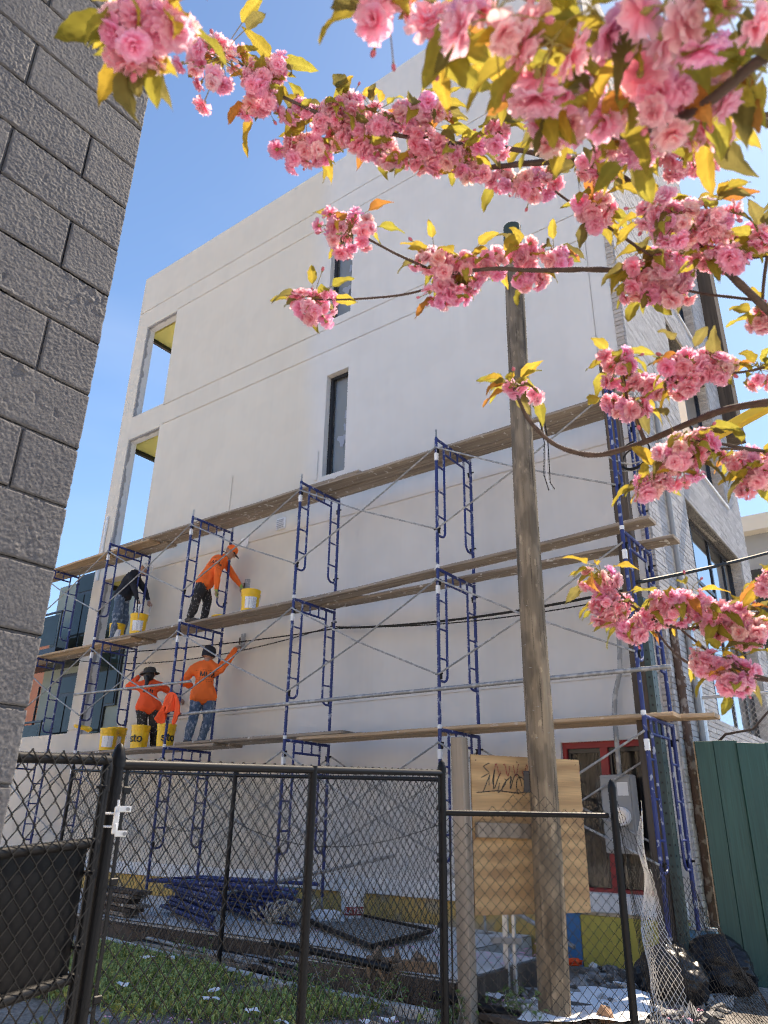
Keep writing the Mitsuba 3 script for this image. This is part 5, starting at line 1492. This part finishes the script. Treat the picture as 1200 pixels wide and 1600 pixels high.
CLUSTERS = [(-1.032,0.718,3.019,0.093,0.084,16,5),(-0.975,0.797,3.017,0.044,0.053,5,2),(-0.939,0.805,3.035,0.035,0.035,3,2),(-1.005,0.82,2.988,0.053,0.044,6,3),(-0.944,0.944,3.021,0.063,0.045,7,5),(-0.995,0.977,2.97,0.082,0.05,10,5),(-0.894,0.978,3.029,0.05,0.054,6,3),(-0.923,1.0,2.999,0.054,0.045,5,3),(-0.861,0.987,3.042,0.036,0.045,4,3),(-0.83,1.044,3.022,0.068,0.045,7,5),(-0.841,1.102,2.978,0.054,0.041,6,3),(-0.878,1.042,2.998,0.045,0.045,4,4),(-0.752,1.087,3.032,0.054,0.045,6,4),(-0.741,1.142,2.999,0.059,0.054,7,4),(-0.707,1.112,3.035,0.045,0.036,4,3),(-0.782,1.16,2.966,0.05,0.036,4,3),(-0.712,1.201,2.969,0.068,0.045,8,4),(-0.661,1.227,2.971,0.05,0.045,5,3),(-0.672,1.259,2.94,0.045,0.027,4,2),(-0.565,1.178,2.914,0.035,0.052,5,6),(-0.56,1.391,2.941,0.072,0.054,11,3),(-0.632,1.341,2.958,0.046,0.046,5,2),(-0.395,0.946,2.756,0.033,0.037,4,5),(-0.405,1.359,2.738,0.052,0.052,8,6),(-1.084,1.275,2.978,0.091,0.074,15,4),(-1.251,1.306,2.821,0.087,0.06,12,6),(-0.878,1.397,2.855,0.071,0.057,10,5),(-0.822,1.46,2.826,0.076,0.071,12,4),(-0.887,1.46,2.786,0.071,0.047,9,4),(-0.743,1.484,2.844,0.052,0.047,6,3),(-0.667,1.519,2.846,0.047,0.052,7,2),(-0.672,1.553,2.806,0.062,0.038,6,2),(-0.591,1.552,2.842,0.047,0.04,6,3),(-0.357,1.548,2.615,0.065,0.043,9,7),(-0.304,1.537,2.643,0.069,0.06,10,4),(-0.374,1.509,2.659,0.035,0.035,2,5),(-0.299,1.559,2.617,0.06,0.052,9,3),(-0.217,1.343,2.578,0.085,0.066,16,6),(-0.267,1.347,2.64,0.056,0.048,6,6),(-0.161,1.358,2.57,0.043,0.047,6,3),(-0.15,1.411,2.507,0.035,0.035,5,2),(-0.121,1.477,2.588,0.033,0.029,3,4),(-0.504,1.704,2.52,0.054,0.072,8,6),(-0.5,1.761,2.429,0.054,0.041,7,2),(-0.441,1.751,2.472,0.045,0.041,6,4),(-0.541,1.736,2.45,0.036,0.036,4,1),(-0.318,1.676,2.443,0.069,0.052,11,5),(-0.264,1.697,2.425,0.043,0.047,7,2),(-0.35,1.692,2.408,0.047,0.035,5,2),(-0.716,1.65,2.484,0.022,0.022,1,0),(-0.763,1.611,2.51,0.045,0.031,2,9),(-0.385,1.718,2.239,0.072,0.059,12,8),(-0.437,1.729,2.188,0.059,0.025,6,4),(-0.478,1.727,2.17,0.034,0.025,3,3),(-0.333,1.717,2.262,0.038,0.038,3,3),(-0.258,1.805,2.222,0.06,0.039,8,6),(-0.232,1.825,2.183,0.039,0.039,5,4),(-0.267,1.829,2.165,0.03,0.026,2,2),(-0.719,2.026,2.065,0.073,0.049,8,6),(-0.71,2.054,1.984,0.073,0.058,12,4),(-0.672,2.084,1.92,0.053,0.049,7,5),(-0.626,2.092,1.943,0.053,0.039,6,4),(-0.547,2.106,1.972,0.073,0.053,10,6),(-0.506,2.112,1.989,0.049,0.049,6,3),(-0.463,2.133,1.947,0.053,0.049,7,4),(-0.456,2.145,1.904,0.053,0.039,6,3),(-0.403,2.149,1.933,0.058,0.049,7,4),(-0.371,2.163,1.897,0.053,0.044,7,3),(-0.305,2.095,1.998,0.038,0.043,4,4),(-0.478,2.109,1.804,0.057,0.047,7,5),(-0.428,2.123,1.784,0.076,0.047,9,4),(-0.427,2.13,1.749,0.047,0.033,5,3),(-0.094,1.41,2.515,0.027,0.031,3,4),(-0.139,1.583,2.441,0.033,0.033,4,4),(-0.177,1.725,2.397,0.035,0.043,2,6),(-0.205,1.44,2.543,0.032,0.024,2,5),(-0.65,0.328,2.354,0.065,0.047,10,9),(-0.685,0.328,2.329,0.026,0.021,3,4),(-0.384,0.503,2.36,0.05,0.04,6,6),(-0.333,0.522,2.297,0.045,0.038,5,8),(-0.232,0.492,2.191,0.058,0.046,7,6),(-0.186,0.542,2.17,0.054,0.054,7,6),(-0.27,0.492,2.251,0.035,0.026,4,4),(-0.142,0.581,2.226,0.048,0.04,4,6),(-0.116,0.623,2.199,0.053,0.04,6,3),(-0.171,0.7,2.231,0.043,0.038,6,6),(-0.113,0.687,2.186,0.045,0.043,7,5),(-0.074,0.725,2.224,0.038,0.038,6,5),(-0.075,0.568,2.171,0.046,0.033,5,4),(-0.024,0.599,2.15,0.054,0.041,6,5),(-0.019,0.746,2.194,0.028,0.075,0,7),(-0.193,1.328,2.745,0.074,0.049,10,7),(-0.366,1.262,2.773,0.057,0.041,6,8),(-0.261,0.771,2.349,0.054,0.049,7,9),(-0.222,0.735,2.348,0.047,0.042,5,5),(-0.183,0.872,2.347,0.045,0.034,6,7),(-0.09,0.896,2.338,0.039,0.034,4,6),(-0.053,0.745,2.275,0.045,0.04,5,5),(-0.277,0.697,2.336,0.031,0.026,3,7),(-0.227,1.003,2.492,0.045,0.026,5,5)]
BRANCHES = [([(0.12,1.424,2.799),(-0.028,1.371,2.787),(-0.136,1.374,2.847),(-0.228,1.355,2.853),(-0.362,1.361,2.89),(-0.469,1.353,2.936),(-0.569,1.327,2.966),(-0.667,1.294,2.982)],0.012,0.006),
([(-0.469,1.353,2.936),(-0.568,1.274,2.97),(-0.673,1.2,2.986),(-0.774,1.119,3.0),(-0.89,1.005,3.015),(-0.947,0.901,3.018),(-0.978,0.843,3.018),(-0.988,0.776,3.033),(-1.014,0.708,3.047)],0.0065,0.003),
([(-0.009,1.681,2.286),(-0.12,1.531,2.432),(-0.176,1.46,2.523),(-0.208,1.407,2.583),(-0.25,1.379,2.638),(-0.274,1.363,2.695),(-0.313,1.357,2.765),(-0.353,1.348,2.834)],0.011,0.004),
([(-0.306,1.526,2.656),(-0.335,1.504,2.675),(-0.4,1.429,2.74),(-0.449,1.372,2.784),(-0.498,1.356,2.854)],0.004,0.003),
([(0.053,1.534,2.52),(-0.093,1.504,2.558),(-0.241,1.55,2.64),(-0.374,1.553,2.685),(-0.525,1.525,2.745),(-0.605,1.505,2.765),(-0.746,1.449,2.803),(-0.875,1.426,2.829),(-0.924,1.369,2.853),(-1.009,1.316,2.921),(-1.065,1.267,2.968)],0.009,0.0028),
([(-0.866,1.445,2.815),(-0.978,1.416,2.803),(-1.085,1.375,2.812),(-1.156,1.343,2.819),(-1.241,1.303,2.833)],0.0035,0.0025),
([(-0.01,1.858,2.38),(-0.188,1.846,2.383),(-0.273,1.83,2.393),(-0.401,1.819,2.369),(-0.501,1.808,2.344),(-0.616,1.781,2.327),(-0.702,1.73,2.36),(-0.748,1.676,2.42),(-0.761,1.637,2.473),(-0.762,1.61,2.513)],0.011,0.004),
([(-0.487,1.809,2.349),(-0.492,1.778,2.404),(-0.505,1.737,2.467),(-0.489,1.7,2.532)],0.006,0.0035),
([(-0.048,1.841,2.18),(-0.206,1.806,2.234),(-0.305,1.755,2.265),(-0.347,1.72,2.273),(-0.38,1.703,2.27)],0.005,0.003),
([(-0.206,1.806,2.234),(-0.293,1.762,2.255),(-0.369,1.732,2.24),(-0.441,1.723,2.199),(-0.484,1.723,2.176)],0.004,0.0025),
([(-0.144,2.237,1.916),(-0.331,2.208,1.954),(-0.438,2.162,1.936),(-0.505,2.143,1.91),(-0.568,2.125,1.92),(-0.624,2.09,1.952),(-0.659,2.069,1.99),(-0.688,2.046,2.036),(-0.709,2.026,2.073)],0.007,0.003),
([(-0.175,2.17,1.72),(-0.351,2.142,1.76),(-0.419,2.124,1.792),(-0.46,2.11,1.819),(-0.502,2.111,1.868),(-0.542,2.123,1.911)],0.005,0.003),
([(-0.295,2.152,1.747),(-0.394,2.133,1.766),(-0.466,2.115,1.787),(-0.518,2.101,1.798),(-0.57,2.099,1.847),(-0.607,2.104,1.916)],0.004,0.003),
([(0.075,0.663,2.145),(-0.011,0.668,2.17),(-0.059,0.708,2.173),(-0.121,0.736,2.209),(-0.197,0.785,2.286),(-0.273,0.805,2.384)],0.008,0.004),
([(-0.019,0.592,2.231),(-0.036,0.614,2.214),(-0.058,0.633,2.21),(-0.092,0.655,2.216),(-0.124,0.65,2.215)],0.007,0.003),
([(-0.563,0.284,2.421),(-0.606,0.303,2.39),(-0.64,0.322,2.363)],0.005,0.003),
([(0.009,1.729,2.406),(-0.159,1.719,2.411),(-0.23,1.713,2.406),(-0.298,1.683,2.439)],0.004,0.0025),
([(-0.176,1.46,2.523),(-0.136,1.45,2.541),(-0.11,1.469,2.568)],0.004,0.0025),
([(0.062,1.066,2.305),(-0.022,0.987,2.393),(-0.07,0.814,2.279),(-0.099,0.72,2.226)],0.007,0.004),
([(-0.093,1.504,2.558),(-0.119,1.535,2.514),(-0.137,1.58,2.447)],0.004,0.003),
([(-0.296,1.569,2.604),(-0.27,1.57,2.576),(-0.204,1.571,2.537),(-0.129,1.557,2.481)],0.003,0.0035)]

# ---------------------------------------------------------------- the cherry tree in flower
ct = thing('cherry_tree', 'flowering cherry tree reaching in from the right with double pink blossoms', 'tree')
part(ct, 'trunk', MB().tube([(.55, 1.9, -.1), (.5, 1.92, .6), (.42, 1.9, 1.4), (.36, 1.86, 2.0), (.30, 1.8, 2.6), (.26, 1.72, 3.2), (.1, 1.6, 4.0)], [.16, .13, .115, .105, .09, .07, .05], 14), 'bark', True)


def limb(pts, r0, r1):
    """a branch through the points, resampled, knobbly and tapering"""
    p = np.array(pts)
    s = np.r_[0, np.cumsum(np.linalg.norm(np.diff(p, axis=0), axis=1))]
    n = max(int(s[-1] / .018), 6)
    t = np.linspace(0, s[-1], n)
    q = np.stack([np.interp(t, s, p[:, k]) for k in range(3)], 1)
    for _ in range(6):
        q[1:-1] = .5 * q[1:-1] + .25 * (q[:-2] + q[2:])
    q += .004 * (np.stack([meshkit.fbm(q * 14, 2, k) for k in range(3)], 1) - .5) * np.minimum(1, np.minimum(t, s[-1] - t) / .05)[:, None]
    r = r0 + (r1 - r0) * t / s[-1]
    r = r * (1 + .30 * np.clip(meshkit.noise(np.c_[t * 55, t * 0, t * 0 + r0 * 99]) - .55, 0, 1) * 2)
    return q, r


for pts, r0, r1 in BRANCHES:
    q, r = limb(pts, r0, r1)
    part(ct, 'branch', MB().tube(q, r, 8), 'bark', True)


def petal(L, w, tilt, az, seed):
    """one ruffled petal: a 4 x 4 sheet, notched at the tip"""
    rs = np.random.default_rng(seed)
    u = np.linspace(0, 1, 4)
    v = np.linspace(-1, 1, 4)
    U, V = np.meshgrid(u, v)
    wid = w * (.30 + 1.0 * U - .45 * U ** 3)
    len_ = L * (U - .10 * U * (1 - np.abs(V)) * (U > .9) + .04 * rs.normal(size=U.shape) * (U > .6))
    cup = .30 * L * (V ** 2) * U * .5 - .16 * L * U ** 2 + L * .05 * rs.normal(size=U.shape) * U
    x, y, z = len_, V * wid, cup
    c, s = math.cos(tilt), math.sin(tilt)
    X, Z = x * s + z * c * -1 * 0 - z * c * 0, None
    px_ = np.stack([x * s - z * c * .0 + z * 0, y, x * c + z * 0], -1) + z[..., None] * np.array([-c, 0, s]) * 1.0
    ca, sa = math.cos(az), math.sin(az)
    P = px_ @ np.array([[ca, sa, 0], [-sa, ca, 0], [0, 0, 1]])
    return P.reshape(-1, 3), U.ravel()


def flower(seed):
    rs = np.random.default_rng(seed)
    V, F, C = [], [], []
    n = 0
    g = grid(4, 4)
    tone = rs.random()
    for cnt, tilt, L, w in ((9, 1.45, 1.0, .34), (9, 1.05, .95, .33), (8, .68, .85, .29), (5, .30, .70, .23)):
        for k in range(cnt):
            p, u = petal(L * (.9 + .2 * rs.random()), w, tilt + .22 * rs.normal(), (k + .5 * rs.random()) / cnt * 2 * math.pi, int(rs.integers(1e9)))
            V.append(p)
            F.append(g + n)
            n += len(p)
            t = np.clip(u * 1.05 + .08 * rs.normal(), 0, 1)[:, None]
            a, b = np.array([.88, .27, .41]), np.array([.96, .68 + .12 * tone, .77 + .09 * tone])
            C.append(a * (1 - t) + b * t)
    g = np.vstack(F)
    return np.vstack(V), np.vstack([g[:, [0, 1, 2]], g[:, [0, 2, 3]]]), np.vstack(C)


FL = [flower(s) for s in range(7)]


def frame_of(d):
    d = unit(d)
    a = unit(np.cross(d, [.31, .17, .93]))
    return np.stack([a, np.cross(d, a), d], 1)


def place(fl, c, d, r, spin, tone):
    v, f, col = fl
    R = frame_of(d)
    cs, sn = math.cos(spin), math.sin(spin)
    R = R @ np.array([[cs, -sn, 0], [sn, cs, 0], [0, 0, 1]])
    return (v * r) @ R.T + c, f, np.clip(col * tone, 0, .97)


def leaf(L, w, seed):
    """ovate, drawn-out tip, folded along the midrib, veins as slight ripples, drooping"""
    rs = np.random.default_rng(seed)
    nu, nv = 14, 7
    t = np.linspace(0, 1, nu)
    s = np.linspace(-1, 1, nv)
    Tt, Ss = np.meshgrid(t, s)
    wid = w * np.sin(np.pi * Tt ** .72) ** .9 * (1 - .25 * Tt) + .0006
    wid = np.where(Tt > .86, wid * .8, wid)
    wid = wid * (1 + .06 * np.sign(np.sin(Tt * 60)) * (np.abs(Ss) > .99))
    fold = .25 + .3 * rs.random()
    droop = .5 + .9 * rs.random()
    ang = droop * Tt
    x = L * np.sin(ang) / droop
    z = -L * (1 - np.cos(ang)) / droop
    y = Ss * wid * math.cos(fold)
    z = z + np.abs(Ss) * wid * math.sin(fold) + .0012 * np.sin(Tt * 46 - np.abs(Ss) * 5) * (np.abs(Ss) > .05) + .004 * np.sin(Tt * 9 + seed) * Ss
    v = np.stack([x, y, z], -1).reshape(-1, 3)
    return v, grid(nu, nv), (Tt.ravel(), Ss.ravel())


LEAFCOL = [np.array(c) for c in ((.36, .29, .045), (.30, .27, .045), (.18, .155, .05), (.44, .31, .045), (.46, .21, .05))]
flowers, leaves = [], []
rt = np.random.default_rng(77)
RIGHT = np.array([.80, .60, 0])
AWAY = np.array([-.6, .8, 0])
for ci, (x, y, z, rx, rz, nf, nl) in enumerate(CLUSTERS):
    c = np.array([x, y, z])
    ry = .75 * min(rx, rz) + .01
    dist = np.linalg.norm(c - EYE)
    fr = .0245
    made = []
    tries = 0
    if dist < 1.15:
        fr = .0275
    while len(made) < int(nf * (1.65 if dist > 1.15 else .62) + .5) and tries < 1200:
        tries += 1
        d = unit(rt.normal(size=3) * [1, 1, 1] + [0, 0, -.12])
        k = .55 + .45 * rt.random() ** .5 + (.5 * rt.random() if rt.random() < .28 else 0)
        p = c + RIGHT * d[0] * max(rx - fr * .45, .004) * k + AWAY * d[1] * max(ry - fr * .6, .004) * k + np.array([0, 0, d[2]]) * max(rz - fr * .45, .004) * k
        if any(np.linalg.norm(p - q) < fr * .92 for q in made):
            continue
        made.append(p)
        dirw = unit(RIGHT * d[0] + AWAY * d[1] + np.array([0, 0, d[2] - .15]) + .35 * rt.normal(size=3))
        tone = (.92 + .12 * rt.random()) * np.array([1, .80 + .26 * rt.random() ** 1.5, .88 + .16 * rt.random()])
        r = fr * (.66 + .46 * rt.random() ** .7)
        v, f, col = place(FL[rt.integers(7)], p - dirw * .006, dirw, r, rt.random() * 6.3, tone)
        flowers.append((dist, ci, v, f, col, p, dirw))
    top = c + np.array([0, 0, rz * .45])
    for k in range(int(nl * 1.8 + 1) if dist > 1.15 else int(nl * 1.15 + .5)):
        a = rt.random() * 6.3
        e = rt.normal() * .45 + .05
        d = unit(RIGHT * math.cos(a) + AWAY * math.sin(a) * .7 + np.array([0, 0, e]))
        L = (.048 + .042 * rt.random())
        v, f, (tt, ss) = leaf(L, L * (.20 + .05 * rt.random()), int(rt.integers(1e6)))
        up_ = unit(np.cross(np.cross(d, [0, 0, 1.0]), d) + .3 * rt.normal(size=3))
        sd_ = unit(np.cross(up_, d))
        up_ = np.cross(d, sd_)
        o = top + RIGHT * d[0] * 0 + d * np.array([rx, rx, rz]).mean() * (.35 + .6 * rt.random()) + np.array([0, 0, .2 * rz * rt.normal()])
        base = LEAFCOL[rt.choice(5, p=[.32, .30, .20, .10, .08])] * (.85 + .5 * rt.random())
        col = base * (1 + .18 * (np.abs(ss) < .12) - .12 * (np.sin(tt * 46 - np.abs(ss) * 5) > .75))[:, None]
        leaves.append((dist, v @ np.stack([d, sd_, up_], 0) + o, f, np.clip(col, 0, .9), o, top, d))

# the 300 that show largest are parts of their own; the others stay one part per cluster
order = sorted(range(len(flowers)), key=lambda i: flowers[i][0])
own = set(order[:240])
rest, clu = {}, {}
for i, (dist, ci, v, f, col, p, dw) in enumerate(flowers):
    if i in own:
        part(ct, 'blossom', (v, np.vstack([f])), 'petal', True, color=col)
    else:
        rest.setdefault(ci, MB()).add(v, f, col)
for ci, mb in rest.items():
    part(ct, 'blossom_cluster', mb, 'petal', True, kind='stuff')
buds, stem = MB(), MB()
for x, y, z, rx, rz, nf, nl in CLUSTERS:
    for k in range(1 + nf // 6):
        o = np.array([x, y, z + rz * .3])
        d_ = unit(RIGHT * rt.normal() + AWAY * rt.normal() + np.array([0, 0, -.35 + .7 * rt.normal()]))
        p = o + d_ * np.array([rx, rx, rz]).mean() * (1.0 + .35 * rt.random())
        stem.tube([o, (o + p) / 2 + [0, 0, .008], p], [.0012, .0009, .001], 4, False)
        s_ = .5 + .35 * rt.random()
        R = frame_of(d_)
        buds.lathe(np.array([(.0028, 0), (.0058, .005), (.0062, .010), (.004, .015), (0, .018)]) * s_, p, 7, R)
        stem.lathe(np.array([(.001, -.006), (.0032, -.002), (.0034, .003)]) * s_, p, 6, R)
part(ct, 'flower_buds', buds, 'bud', True, kind='stuff')
for dist, ci, v, f, col, p, dw in flowers:
    c = np.array(CLUSTERS[ci][:3]) + [0, 0, CLUSTERS[ci][4] * .3]
    a, b = p - dw * .004, c
    stem.tube([a, (a + b) / 2 + [0, 0, .006], b], [.0016, .001, .0012], 4, False)
    stem.lathe([(.0015, -.012), (.004, -.006), (.0055, .0)], a, 6, frame_of(dw))
part(ct, 'flower_stalks', stem, 'stalk', kind='stuff')
order = sorted(range(len(leaves)), key=lambda i: leaves[i][0])
own = set(order[:300])
more, ps = MB(), MB()
for i, (dist, v, f, col, o, top, d) in enumerate(leaves):
    if i in own:
        part(ct, 'leaf', (v, f), 'leaf', True, color=col)
    else:
        more.add(v, f, col)
    ps.tube([o, (o + top) / 2 + [0, 0, .008], top - [0, 0, .004]], [.0011, .001, .0014], 4, False)
if more.n:
    part(ct, 'leaves', more, 'leaf', True, kind='stuff')
part(ct, 'leaf_stalks', ps, 'stalk', kind='stuff')
